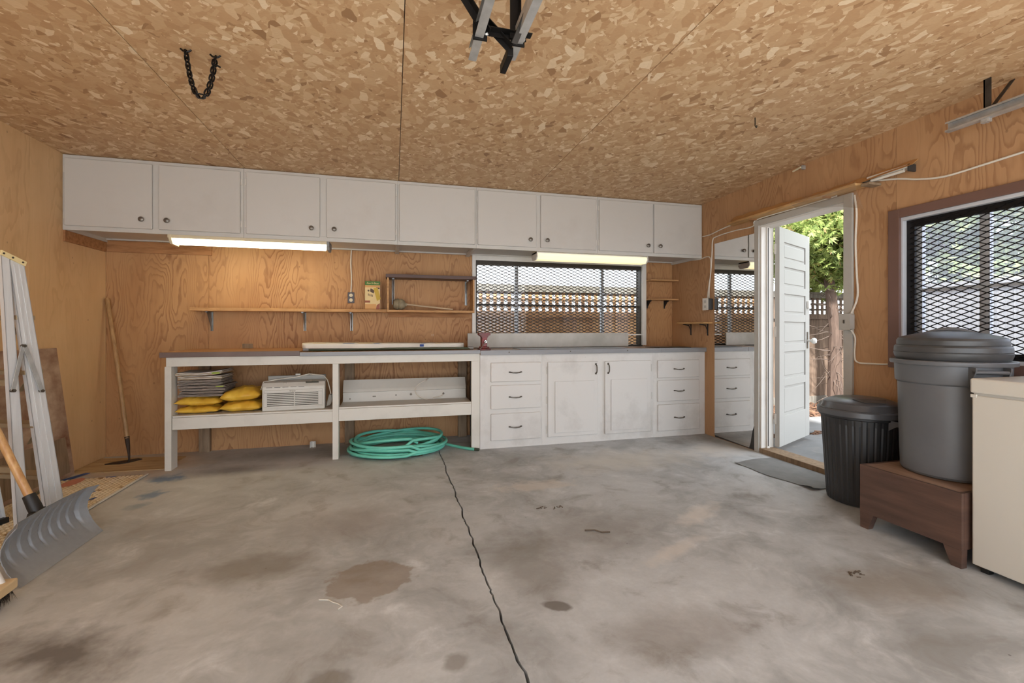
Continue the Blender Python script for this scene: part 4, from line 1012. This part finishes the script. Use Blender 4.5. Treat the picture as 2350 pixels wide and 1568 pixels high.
# rug pad with waffle bumps
rg = thing('rug_pad', (-2.05, 3.3, 0), 'beige waffle-textured rug pad on the floor by the left wall', 'rug pad')
B(XL+.06, -1.785, 2.55, 3.955, .0005, .004).build('base', 'waffle_base', rg)
m = MB(); nx, ny = 18, 44
for i in range(nx):
    for j in range(ny):
        x = XL+.07 + i*(.505/nx) + .003; y = 2.56 + j*(1.385/ny) + .003; s = .0066; r = .0088
        if (i*7+j*13) % 41 == 0: continue
        m.add([(x, y, .004), (x+.021, y, .004), (x+.021, y+.024, .004), (x, y+.024, .004), (x+.004, y+.005, .010), (x+.017, y+.005, .010), (x+.017, y+.019, .010), (x+.004, y+.019, .010)], [(4,5,6,7), (0,1,5,4), (1,2,6,5), (2,3,7,6), (3,0,4,7)])
wf = m.build('waffle_bumps', 'waffle', rg); wf['kind'] = 'stuff'
B(-1.79, -1.772, 2.56, 3.95, .0042, .012).build('bound_edge', 'waffle_edge', rg, .003)
tag(MB().prism([(-2.305, 3.93, .0085), (-2.235, 4.14, .003), (-2.20, 4.135, .003), (-2.27, 3.92, .0085)], (0, 0, .0025)).build('tape_strip', 'tape_blue', loc=(-2.25, 4.03, 0)), 'strip of blue tape on the floor at the left wall', 'tape')
tag(MB().prism([(-2.19+.05*math.cos(a), 3.86+.10*math.sin(a), .0092) for a in [k*.524 for k in range(12)]], (0, 0, .001)).build('paper_scrap', 'pink_paper', loc=(-2.19, 3.86, .009)), 'pink paper scrap lying on the rug pad', 'scrap')
random.seed(31)
for k, (x, y) in enumerate(((-2.0, 3.93), (-1.95, 3.6), (-1.86, 3.45), (-2.1, 3.55))):
    a = random.uniform(0, 3); tag(B(-.03, .03, -.007, .007, 0, .001).build('tape_scrap', 'tape_blue', loc=(0, 0, 0)), ['blue tape scrap at the far edge of the rug pad', 'blue tape scrap in the middle of the rug pad', 'blue tape scrap near the bound edge of the rug pad', 'blue tape scrap on the rug pad beside the ladder foot'][k], 'tape', 'blue tape scraps on the rug pad')
    o = bpy.data.objects['tape_scrap' if k == 0 else 'tape_scrap.%03d' % k]; o.location = (x, y, .0105); o.rotation_euler = (0, 0, a)
tag(MB().prism([(XL+.01, 4.10, .0005), (-1.72, 4.07, .0005), (-1.71, 4.42, .0005), (XL+.01, 4.52, .0005)], (0, 0, .006)).build('floor_plank', 'pale_sheet', loc=(-2.0, 4.3, 0)), 'pale thin wooden sheet on the floor in the left corner', 'board')

# step ladder, folded, side face towards the room
a_ = R(20); LN = Vector((math.cos(a_), -math.sin(a_), 0)); LT = Vector((math.sin(a_), math.cos(a_), 0)); LA = Vector((-1.74, 3.04, .0105))
def LPt(s, z, d=0.0): return LA + LT*s + Vector((0, 0, z)) - LN*d
ld = thing('step_ladder', tuple(LA + LT*-.15 - LN*.2), 'folded aluminium step ladder standing by the left wall', 'ladder')
def rail(nm, s0, s1, w0, w1, z1, d, flip):
    # channel: web towards +n, flanges back
    t0 = .003; fd = .022
    for nm2, a, b, dd0, dd1, mt in (('web', -.5, .5, 0, t0, 'ladder_alu'),):
        m = MB()
        m.prism([LPt(s0-w0/2, .012, d), LPt(s0+w0/2, .012, d), LPt(s1+w1/2, z1, d), LPt(s1-w1/2, z1, d)], -LN*t0*flip)
        for sg in (-1, 1):
            m.prism([LPt(s0+sg*w0/2, .012, d), LPt(s0+sg*(w0/2-t0), .012, d), LPt(s1+sg*(w1/2-t0), z1, d), LPt(s1+sg*w1/2, z1, d)], -LN*fd*flip)
        if w0 > .06:
            for q in (-.18, .18): m.prism([LPt(s0+(q-.05)*w0, .02, d-.002*flip), LPt(s0+(q+.05)*w0, .02, d-.002*flip), LPt(s1+(q+.05)*w1, z1-.02, d-.002*flip), LPt(s1+(q-.05)*w1, z1-.02, d-.002*flip)], LN*-.002*flip)
        m.build(nm, 'ladder_alu', ld)
DW = .40
rail('front_rail', -.055, -.245, .092, .060, 1.425, 0, 1); rail('front_rail', -.055, -.245, .092, .060, 1.425, DW, -1)
rail('rear_rail', -.212, -.292, .052, .034, 1.445, .0, 1); rail('rear_rail', -.212, -.292, .052, .034, 1.445, DW, -1)
def sA(z): return -.055 + (-.245+.055)*z/1.425
def sB(z): return -.212 + (-.292+.212)*z/1.445
for z in (.29, .57, .85, 1.13):
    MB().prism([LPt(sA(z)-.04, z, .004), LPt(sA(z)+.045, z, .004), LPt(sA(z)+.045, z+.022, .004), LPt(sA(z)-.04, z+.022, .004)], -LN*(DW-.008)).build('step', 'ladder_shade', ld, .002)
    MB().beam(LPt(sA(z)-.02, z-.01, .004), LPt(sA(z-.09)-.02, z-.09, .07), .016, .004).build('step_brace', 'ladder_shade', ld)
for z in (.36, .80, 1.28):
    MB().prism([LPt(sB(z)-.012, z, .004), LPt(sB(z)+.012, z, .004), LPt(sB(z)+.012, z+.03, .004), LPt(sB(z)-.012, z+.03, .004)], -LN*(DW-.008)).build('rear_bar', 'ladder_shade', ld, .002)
MB().prism([LPt(-.318, 1.446, -.008), LPt(-.212, 1.402, -.008), LPt(-.205, 1.425, -.008), LPt(-.311, 1.469, -.008)], -LN*(DW+.016)).build('top_cap', 'ladder_cap', ld, .002)
for q in (.1, .45, .85): MB().cyl(LPt(-.318+.106*q+.003, 1.457-.044*q, -.006), LPt(-.318+.106*q+.003, 1.457-.044*q, -.0095), .005, 10).build('rivet', 'handle_dark', ld)
MB().beam(LPt(-.226, .998, -.010), LPt(-.268, .775, -.008), .018, .004, up=LN).build('spreader_bar', 'galv', ld, .001)
MB().beam(LPt(-.222, 1.0, -.014), LPt(-.142, .757, -.012), .020, .004, up=LN).build('spreader_bar', 'galv', ld, .001)
for s, z in ((-.224, .998), (-.268, .778), (-.143, .760)): MB().cyl(LPt(s, z, .0), LPt(s, z, -.019), .008, 12).build('rivet', 'handle_dark', ld)
for s, w in ((-.055, .10), (-.212, .06)):
    for d in (0, DW): MB().prism([LPt(s-w/2, 0, d-.006), LPt(s+w/2, 0, d-.006), LPt(s+w/2, .03, d-.006), LPt(s-w/2, .03, d-.006)], -LN*.03 if d == 0 else LN*.03).build('foot', 'rubber_black', ld, .003)

# snow shovel: blade edge on the floor, handle leaning back to the wall
sv = thing('snow_shovel', (-1.56, 2.64, 0), 'grey plastic snow shovel with ribbed blade and wooden handle, in the left foreground', 'shovel')
prof = [(-1.522, .002), (-1.548, .022), (-1.572, .045), (-1.595, .068), (-1.615, .10), (-1.624, .135), (-1.620, .17), (-1.605, .205), (-1.583, .235), (-1.568, .252)]
def pf(v):
    q = v*(len(prof)-1); i = min(int(q), len(prof)-2); f = q-i; return (prof[i][0]*(1-f)+prof[i+1][0]*f, prof[i][1]*(1-f)+prof[i+1][1]*f)
ya, yb = 2.37, 2.925
def blade(u, v):
    x, z = pf(v); y = ya+(yb-ya)*u
    e = abs(2*u-1); x += .030*max(0, e-.80)/.2*min(1, v*2.4)            # end walls curl forward
    if .30 < v < .93:
        w = math.sin((u*9.0)*2*math.pi)
        if w > .62 and .06 < u < .94: x += -.013*(w-.62)/.38*min(1, (v-.3)*9, (.93-v)*9)
    return (x, y, z + .012*(1-e*e)*(v > .9))
MB().grid(blade, 216, 36, (-.004, 0, 0)).build('blade', 'shovel_grey', sv, smooth=True, angle=50)
h0 = Vector((-1.632, 2.645, .205)); hd = Vector((-.67, .20, 1.34)).normalized()
MB().tube([h0, h0+hd*.05, h0+hd*.11, h0+hd*.112], [.026, .027, .024, .018], 16).build('socket', 'rubber_black', sv, smooth=True)
MB().prism([(-1.628, 2.56, .16), (-1.628, 2.73, .16), (-1.632, 2.69, .235), (-1.632, 2.60, .235)], (-.018, 0, 0)).build('socket_plate', 'rubber_black', sv, .004)
MB().tube([h0+hd*.06, h0+hd*.8, h0+hd*1.40], [.0165, .0165, .0165], 16).build('handle', 'ash_wood', sv, smooth=True)

# push broom head at the frame's edge
br = thing('push_broom', (-1.50, 2.08, 0), 'push broom with pale block and dark bristles at the lower left edge', 'broom')
BM = Matrix.Translation((-1.50, 2.085, 0)) @ Matrix.Rotation(R(93), 4, 'Z')
MB().box(-.20, .20, -.032, .032, .045, .085, BM).build('block', 'broom_block', br, .006)
random.seed(13); m = MB()
for i in range(700):
    x = random.uniform(-.19, .19); y = random.uniform(-.026, .026); sx, sy = random.gauss(0, .008), random.gauss(0, .008)
    m.add([BM @ Vector(p) for p in ((x-.0012, y, .046), (x+.0012, y, .046), (x+sx, y+sy, .001), (x, y+.002, .046))], [(0,1,2), (1,3,2), (3,0,2)])
bz = m.build('bristles', 'bristle', br); bz['kind'] = 'stuff'
MB().tube([BM @ Vector((.165, 0, .08)), BM @ Vector((.16, .20, .60)), BM @ Vector((.15, .42, 1.2))], .012, 12).build('handle', 'plate_white', br, smooth=True)

# hoe in the corner
ho = thing('garden_hoe', (-2.09, 4.35, 0), 'old garden hoe with wooden handle leaning in the left back corner', 'hoe')
hb = Vector((-2.10, 4.345, .20)); ht = Vector((-2.345, 4.555, 1.352))
MB().tube([hb, hb.lerp(ht, .5)+Vector((.008, -.004, 0)), ht.lerp(hb, .01), ht], [.016, .0155, .0155, .010], 12).build('handle', 'hoe_wood', ho, smooth=True)
MB().tube([(-2.103, 4.348, .215), (-2.092, 4.342, .14), (-2.083, 4.335, .08), (-2.078, 4.33, .035), (-2.08, 4.325, .014)], [.018, .014, .009, .007, .007], 10).build('neck', 'hoe_iron', ho, smooth=True)
MB().prism([(-2.23, 4.30, .0075), (-2.12, 4.285, .0075), (-2.07, 4.315, .0075), (-2.02, 4.40, .0075), (-2.06, 4.43, .0075), (-2.20, 4.35, .0075)], (0, 0, .005)).build('blade', 'hoe_iron', ho)

# ================================================================== RIGHT SIDE
mi = thing('wall_mirror', (XR, 3.6, 0), 'tall frameless mirror on the right wall beside the door, a lower corner broken off', 'mirror')
mp = [(XR-.0055, y, z) for y, z in ((3.868, .022), (3.868, 1.945), (3.343, 1.945), (3.343, .235), (3.356, .215), (3.372, .175), (3.384, .12), (3.395, .06), (3.412, .012))]
MB().prism(mp, (.004, 0, 0)).build('glass', 'mirror', mi)
B(XR-.0012, XR-.0003, 3.341, 3.868, .004, .5).build('backing', 'dark_box', mi)

# black ribbed trash can
bc = thing('trash_can', (2.885, 2.22, 0), 'black ribbed plastic trash can with lid, before the door', 'trash can')
C = (2.885, 2.22, 0)
def ribs(i, k, r, z):
    if i in (0, 1, 8, 9, 10, 11): return r
    return r - (.0035 if k % 4 == 0 else 0)
MB().lathe([(.168, .003), (.178, .006), (.182, .03), (.186, .10), (.192, .20), (.199, .32), (.205, .42), (.209, .50), (.212, .535), (.222, .54), (.226, .575), (.205, .575)], C, 152, ribs).build('body', 'black_can', bc, smooth=True, angle=9)
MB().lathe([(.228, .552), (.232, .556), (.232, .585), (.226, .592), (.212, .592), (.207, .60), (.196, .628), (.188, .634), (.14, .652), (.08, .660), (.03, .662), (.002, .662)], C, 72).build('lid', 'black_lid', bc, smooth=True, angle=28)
def arc_handle(center, R_, z, dirv, parent, mat, w=.16, drop=.06, out=.045):
    d = Vector((dirv[0], dirv[1], 0)).normalized(); s = Vector((-d.y, d.x, 0)); c = Vector(center)
    a = c + d*(R_*.94); m = MB()
    for sg in (-1, 1):
        p = a + s*(sg*w/2) + Vector((0, 0, z))
        m.prism([p, p + d*(out+.012), p + d*(out+.012) + Vector((0, 0, -.018)), p + Vector((0, 0, -drop))], s*(.006*-sg))
    e0 = a + d*out + s*(w/2) + Vector((0, 0, z-.022)); e1 = a + d*out - s*(w/2) + Vector((0, 0, z-.022))
    m.tube([e0, e1], .009, 10)
    m.build('handle', mat, parent, smooth=True)
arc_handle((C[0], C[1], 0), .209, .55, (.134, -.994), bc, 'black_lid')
MB().prism([Vector((C[0], C[1], 0)) + Vector((math.cos(a)*r, math.sin(a)*r, z)) for a, r, z in ((R(200), .135, .6545), (R(225), .175, .642), (R(262), .175, .642), (R(285), .135, .6545))], (0, 0, .004)).build('lid_grip', 'grey_lid', bc, .001)

# walnut stand
ws = thing('wooden_stand', (2.78, 1.68, 0), 'low dark walnut stand with short splayed legs, under the grey can', 'stand')
x0, x1, y0, y1 = 2.498, 3.06, 1.462, 1.930
B(x0+.0205, x1-.0205, y0+.0205, y1-.0205, .325, .345).build('top', 'walnut_top', ws)
B(x0+.002, x0+.02, y0+.002, y1-.002, .085, .345).build('front_panel', 'walnut', ws, .001); B(x1-.02, x1-.002, y0+.002, y1-.002, .085, .345).build('back_panel', 'walnut', ws, .001)
B(x0+.02, x1-.02, y0+.002, y0+.02, .085, .345).build('side_panel', 'walnut', ws); B(x0+.02, x1-.02, y1-.02, y1-.002, .085, .345).build('side_panel', 'walnut', ws)
for xx, yy, sy in ((x0, y1, -1), (x0, y0, 1), (x1-.04, y1, -1), (x1-.04, y0, 1)):
    MB().prism([(xx+.002, yy+sy*.002, .085), (xx+.002, yy+sy*.075, .085), (xx+.002, yy+sy*.045, 0), (xx+.002, yy+sy*.004, 0)], (.036, 0, 0)).build('leg', 'walnut', ws, .001)

# grey can on the stand
gc = thing('trash_can', (2.80, 1.69, .3455), 'grey round trash can with dark domed lid, standing on the walnut stand', 'trash can')
C2 = (2.80, 1.69, .3455)
MB().lathe([(.175, .0), (.190, .004), (.198, .016), (.201, .10), (.205, .25), (.209, .44), (.2095, .468), (.2185, .475), (.2205, .48), (.2235, .566), (.2405, .568), (.2425, .574), (.2425, .586), (.238, .590), (.21, .590)], C2, 72).build('body', 'grey_can', gc, smooth=True, angle=28)
MB().lathe([(.214, .5905), (.221, .602), (.2255, .618), (.2265, .628), (.2235, .630), (.2250, .634), (.2235, .656), (.218, .664), (.2125, .667), (.2135, .672), (.2135, .690), (.206, .702), (.19, .709), (.14, .724), (.08, .734), (.03, .738), (.002, .738)], C2, 72).build('lid', 'grey_lid', gc, smooth=True, angle=24)
arc_handle((C2[0], C2[1], C2[2]), .222, .566, (-.39, -.92), gc, 'grey_can', .15, .105, .03)
d = Vector((-.86, -.51, 0)).normalized(); s = Vector((-d.y, d.x, 0)); P0 = Vector(C2) + Vector((0, 0, .732))
MB().tube([P0 + s*(-.10+.2*k/10) + Vector((0, 0, -.006 + .020*math.sin(math.pi*k/10))) for k in range(11)], [.006, .008, .010, .011, .012, .012, .012, .011, .010, .008, .006], 10).build('lid_handle', 'grey_can', gc, smooth=True)

# chest freezer
fz = thing('chest_freezer', (2.82, 1.0, 0), 'white chest freezer at the right edge, before the walnut stand', 'freezer')
B(2.535, 3.10, .55, 1.448, .03, .795).build('body', 'freezer_white', fz, .006)
B(2.540, 3.095, .555, 1.443, .795, .806).build('gasket', 'grey_trim', fz)
B(2.528, 3.105, .543, 1.452, .806, .872).build('lid', 'freezer_white', fz, .008)
B(2.533, 2.56, 1.43, 1.4525, .785, .80).build('hinge_lip', 'freezer_white', fz, .002)
for x in (2.56, 3.05):
    for y in (.58, 1.40): B(x, x+.03, y, y+.03, 0, .03).build('foot', 'rubber_black', fz)

# floor mat
mt = MB().grid(lambda u, v: ((lambda A: (A[0], A[1], .0015 + .022*max(0, 1-abs(v-.03)/.14)*max(0, 1-u/.22)*(v < .2) + .010*max(0, 1-u/.1)*max(0, 1-abs(v-1)/.12) + .0012*(1+math.sin(7*u+4*v))))((2.735*(1-u)*(1-v) + 3.105*u*(1-v) + 2.663*(1-u)*v + 3.095*u*v + .014*math.sin(9*v)*(1-u), 2.425*(1-u)*(1-v) + 2.44*u*(1-v) + 3.075*(1-u)*v + 3.125*u*v + .02*math.sin(3*u)*(v > .9)))), 24, 40, (0, 0, .003))
tag(mt.build('door_mat', 'mat_grey', loc=(2.9, 2.75, 0), smooth=True), 'thin grey rubber mat with curled edge inside the door threshold', 'mat')

# outlet box and switch box
ob = thing('outlet_box', (XR, 3.93, 1.34), 'surface outlet box with white plate on the right wall by the mirror', 'outlet')
B(XR-.062, XR-.0003, 3.895, 3.965, 1.285, 1.395).build('box', 'dark_box', ob, .003)
B(XR-.068, XR-.0622, 3.888, 3.972, 1.278, 1.402).build('plate', 'plate_white', ob, .002)
for z in (1.315, 1.365): B(XR-.0695, XR-.0681, 3.914, 3.946, z-.014, z+.014).build('socket', 'grey_trim', ob, .002)
sb = thing('switch_box', (XR, 2.47, 1.14), 'grey surface switch box beside the door opening', 'switch')
B(XR-.065, XR-.0183, 2.432, 2.505, 1.09, 1.195).build('box', 'grey_trim', sb, .004)
B(XR-.068, XR-.0652, 2.428, 2.509, 1.086, 1.199).build('plate', 'grey_trim', sb, .001)
B(XR-.076, XR-.0681, 2.464, 2.473, 1.13, 1.155).build('toggle', 'handle_dark', sb, .002)
x = XR-.006
cable('power_cable', [(x, 4.05, 2.053), (x, 3.93, 2.05), (x, 3.80, 2.068), (x, 3.70, 2.078), (x, 3.62, 2.082)], .0055, 'white cable from the end wall cabinet up to the board over the door', group='white cables on the right wall')
cable('power_cable', [(x-.02, 3.925, 1.404), (x, 3.945, 1.52), (x, 3.912, 1.76), (x, 3.905, 1.86), (x, 3.895, 1.985), (x, 3.84, 2.012), (x, 3.6, 2.02), (x-.0, 3.37, 2.012), (x-.018, 3.30, 2.056), (x-.018, 2.9, 2.035+.021), (x-.018, 2.56, 2.056)], .0055, 'long white cable from the outlet box over the door head', group='white cables on the right wall')
cable('power_cable', [(x, 4.28, 1.838), (x, 4.1, 1.822), (x, 3.98, 1.832), (x, 3.928, 1.80), (x, 3.925, 1.66), (x, 3.952, 1.53), (x-.015, 3.952, 1.404)], .0055, 'white cable from under the end cabinet down to the outlet box', group='white cables on the right wall')
cable('power_cable', [(x, 2.445, 2.03), (x, 2.43, 1.9), (x, 2.437, 1.7), (x, 2.43, 1.5), (x, 2.423, 1.32), (x-.02, 2.452, 1.20)], .0065, 'white cable down the right side of the door frame', group='white cables on the right wall')
cable('power_cable', [(x-.02, 2.455, 1.085), (x, 2.44, 1.03), (x, 2.444, .92), (x, 2.425, .862), (x, 2.32, .858), (x, 2.222, .862)], .0055, 'white cable from the switch box to the right-hand window', group='white cables on the right wall')
cable('power_cable', [(x, 2.42, 2.112), (x, 2.17, 2.055), (x, 2.05, 2.015), (x, 1.91, 1.987), (x, 1.73, 1.993), (x, 1.57, 2.001), (x, 1.3, 2.01), (x, 1.0, 2.01)], .006, 'white cable sagging over the right-hand window', group='white cables on the right wall')
# shelf over the door
hs = thing('door_head_shelf', (XR, 2.9, 2.06), 'long thin wooden shelf strip over the door', 'shelf')
MB().prism([(XR-.118, 3.565, 2.062), (XR-.0005, 3.60, 2.062), (XR-.0005, 2.33, 2.062), (XR-.118, 2.355, 2.062)][::-1], (0, 0, .016)).build('board', 'shelf_wood_y', hs, .001)
for y in (3.3, 2.60): B(XR-.09, XR-.0003, y, y+.018, 2.051 if y > 3.0 else 2.051, 2.0615).build('cleat', 'strip_wood', hs)
random.seed(17)
vp = MB().grid(lambda u, v: (XR-.010-.055*(1-v)-.012*math.sin(u*9), 3.60-1.56*u, 2.0795+.065*v*(1-.35*u) + .018*max(0, u-.8)*5*(1) + .004*math.sin(u*60)*(v > .5)), 90, 4, (.004, 0, 0))
vp.build('warped_valance', 'plank_pine', hs, smooth=True)
tl = thing('tube_light', (XR-.05, 2.2, 2.08), 'small unlit white tube light at the end of the shelf over the door', 'light')
B(XR-.055, XR-.0005, 2.075, 2.325, 2.092, 2.112).build('housing', 'plate_white', tl, .004)
MB().cyl((XR-.045, 2.10, 2.082), (XR-.045, 2.30, 2.082), .010, 12).build('tube', 'cover_white', tl, smooth=True)
B(XR-.058, XR-.0005, 2.062, 2.074, 2.068, 2.112).build('end_bracket', 'dark_box', tl, .002)
tag(B(XR-.105, XR-.0005, 2.268, 2.325, 2.045, 2.0615).build('shelf_block', 'lumber', loc=(XR-.05, 2.29, 2.045), bevel=.002), 'dark wooden block under the right end of the door shelf', 'block')
random.seed(19)
pf_ = MB().grid(lambda u, v: (XR-.122-.004*math.sin(8*u+3*v) + (.09*max(0, v-.35) if v > .35 else 0), 2.86-.52*u, 2.088 - (.05+.13*u**1.2)*v + .004*math.sin(11*u)), 26, 12)
tag(pf_.build('plastic_film', 'plastic_film', loc=(XR-.1, 2.5, 1.95), smooth=True), 'sheet of clear plastic film hanging over the top right corner of the door', 'plastic film')

# ================================================================== OVERHEAD
def track(name, x, y0, y1, z, label, flip=1):
    t = thing(name, (x, y1, z), label, 'track')
    pr = [(-.012, .028), (.014, .028), (.016, .018), (.008, .024), (-.008, .024), (-.008, -.022), (.010, -.022), (.016, -.016), (.018, -.026), (-.012, -.028)]
    MB().prism([(x+flip*a, y0, z+b) for a, b in pr], (0, y1-y0, 0)).build('rail', 'galv', t)
    return t
tR = track('door_track', 2.958, Y0+.1, 1.80, 2.205, 'galvanised garage door track by the right wall', -1)
B(2.968, 2.994, 1.640, 1.646, 2.18, ZC-.0005).build('hanger', 'galv_dark', tR); B(2.968, 2.972, 1.615, 1.646, 2.18, ZC-.0005).build('hanger', 'galv_dark', tR)
MB().beam((2.985, 1.62, 2.24), (3.10, 1.60, 2.384), .022, .004).build('brace', 'galv_dark', tR)
MB().cyl((2.945, 1.63, 2.172), (2.972, 1.63, 2.172), .013, 10).build('bolt', 'galv', tR); B(2.947, 2.972, 1.612, 1.648, 2.160, 2.180).build('bolt_plate', 'galv', tR, .002)
tA = track('door_track', .292, Y0+.1, 1.70, 2.145, 'left galvanised track of the pair hanging at the top centre', -1)
tB = track('door_track', .430, Y0+.1, 1.66, 2.145, 'right galvanised track of the pair hanging at the top centre', 1)
hg = thing('track_hanger', (.36, 1.6, ZC), 'dark steel hanger frame joining the pair of ceiling tracks', 'bracket')
def angle_iron(a, b, w=.032):
    m = MB(); m.beam(a, b, w, .003, up=(0, 1, 0)); a2 = Vector(a) + Vector((0, -.014, 0)); b2 = Vector(b) + Vector((0, -.014, 0))
    m.beam(a2 + Vector((w/2, 0, 0)), b2 + Vector((w/2, 0, 0)), .003, .030, up=(0, 1, 0)); return m
angle_iron((.268, 1.565, 2.150), (.463, 1.565, 2.150)).build('cross_bar', 'iron_black', hg)
angle_iron((.415, 1.548, 2.13), (.415, 1.548, ZC-.0005)).build('hanger', 'iron_black', hg)
angle_iron((.310, 1.548, 2.13), (.13, 1.548, ZC-.0005), .026).build('hanger', 'iron_black', hg)
angle_iron((.30, 1.58, 2.20), (.40, 1.58, 2.11), .022).build('brace', 'iron_black', hg)
MB().beam((.41, 1.53, 2.10), (.462, 1.30, 2.24), .022, .004).build('brace', 'galv_dark', hg)
B(.398, .420, 1.58, 1.70, 2.085, 2.118).build('spring_arm', 'iron_black', hg, .002)
B(.268, .318, 1.556, 1.562, 2.11, 2.20).build('plate', 'iron_black', hg); B(.405, .455, 1.556, 1.562, 2.11, 2.20).build('plate', 'iron_black', hg)
for xx in (.315, .448): MB().lathe([(.009, 0), (.009, .004), (.004, .008)], (xx, 1.555, 2.135), 10, M=Matrix.Rotation(R(90), 4, 'X')).build('bolt', 'galv', hg, smooth=True)

# chain on the ceiling
ch = thing('hanging_chain', (-.87, 2.41, ZC), 'loop of black steel chain hanging from two ceiling hooks', 'chain')
pA, pB = Vector((-.930, 2.40, ZC-.012)), Vector((-.815, 2.415, ZC-.012))
path = []
for k in range(61):
    u = k/60; path.append(pA.lerp(pB, u) + Vector((0, 0, -.195*(1-abs(2*u-1)**2.6))))
lens = [0]
for a, b in zip(path, path[1:]): lens.append(lens[-1] + (b-a).length)
nl = 23; pitch = lens[-1]/nl
link = MB().tube([(.0095*math.cos(a), 0, .0125*math.sin(a) + (.005 if math.sin(a) > 0 else -.005)) for a in [2*math.pi*k/16 for k in range(16)]], .0036, 8, closed=True)
l0 = link.build('link', 'chain_black', ch, smooth=True, loc=None); l0.data.transform(Matrix.Translation(Vector(ch.location)))
def at(s):
    for i in range(len(path)-1):
        if lens[i+1] >= s: return path[i].lerp(path[i+1], (s-lens[i])/max(1e-6, lens[i+1]-lens[i])), (path[i+1]-path[i]).normalized()
    return path[-1], (path[-1]-path[-2]).normalized()
for k in range(nl):
    p, d = at((k+.5)*pitch); q = d.to_track_quat('Z', 'Y') @ Matrix.Rotation(R(90*(k % 2)+25), 4, 'Z').to_quaternion()
    o = l0 if k == 0 else l0.copy()
    if k: col.objects.link(o); o.parent = ch
    o.location = p - Vector(ch.location); o.rotation_euler = q.to_euler()
for p in (pA, pB):
    m = MB().tube([(p.x-.022, p.y, ZC-.001), (p.x-.012, p.y, ZC-.010), (p.x, p.y, ZC-.014), (p.x+.012, p.y, ZC-.010), (p.x+.022, p.y, ZC-.001)], .004, 8); m.build('staple', 'chain_black', ch, smooth=True)
MB().tube([(pB.x-.012, pB.y-.01, ZC-.045), (pB.x+.025, pB.y-.012, ZC-.062)], .004, 8).build('pin', 'chain_black', ch)
tag(MB().tube([(2.144, 2.296, ZC-.0005), (2.144, 2.296, ZC-.05), (2.147, 2.290, ZC-.064), (2.142, 2.280, ZC-.066), (2.138, 2.276, ZC-.055)], .003, 6).build('ceiling_hook', 'iron_black', loc=(2.144, 2.296, ZC)), 'small bent wire hook hanging from the ceiling seam', 'hook')
hk = thing('wall_hook', (XR, 2.87, 2.37), 'small pale metal hook at the top of the right wall over the door', 'hook')
B(XR-.03, XR-.0004, 2.835, 2.85, 2.345, 2.375).build('plate', 'galv', hk, .002); MB().cyl((XR-.035, 2.92, 2.352), (XR-.035, 2.85, 2.362), .007, 8).build('arm', 'ivory', hk, smooth=True)

# ================================================================== FLOOR LITTER
random.seed(23)
def litter(name, pts, r, mat, label, cat): return tag(MB().tube(pts, r, 6).build(name, mat, loc=pts[0]), label, cat)
S = [(-.292, 1.957), (-.254, 1.945), (-.235, 1.924), (-.212, 1.906), (-.197, 1.886), (-.210, 1.872)]
litter('string', [(x, y, .003) for x, y in S], .0025, 'dirt_string', 'short pale string lying on the concrete floor', 'string')
litter('twig', [(1.00, 2.26, .004), (1.05, 2.245, .006), (1.08, 2.215, .004), (1.12, 2.20, .007)], .004, 'leaf_dry', 'dark bent twig on the floor right of the crack', 'twig')
for (x, y, lab) in ((.97, 2.60, 'dry leaf crumb on the floor before the door cabinet'), (.88, 2.62, 'smaller dry leaf crumb left of the other one'), (2.0, 1.55, 'dark round crumb on the floor before the freezer')):
    m = MB()
    for k in range(7): m.box(-.02, .02, -.004, .004, 0, .004, Matrix.Translation((x+random.uniform(-.03, .03), y+random.uniform(-.02, .02), .0005)) @ Matrix.Rotation(random.uniform(0, 6), 4, 'Z') @ Matrix.Scale(random.uniform(.3, .9), 4))
    tag(m.build('leaf_litter', 'leaf_dry', loc=(x, y, 0)), lab, 'leaf')
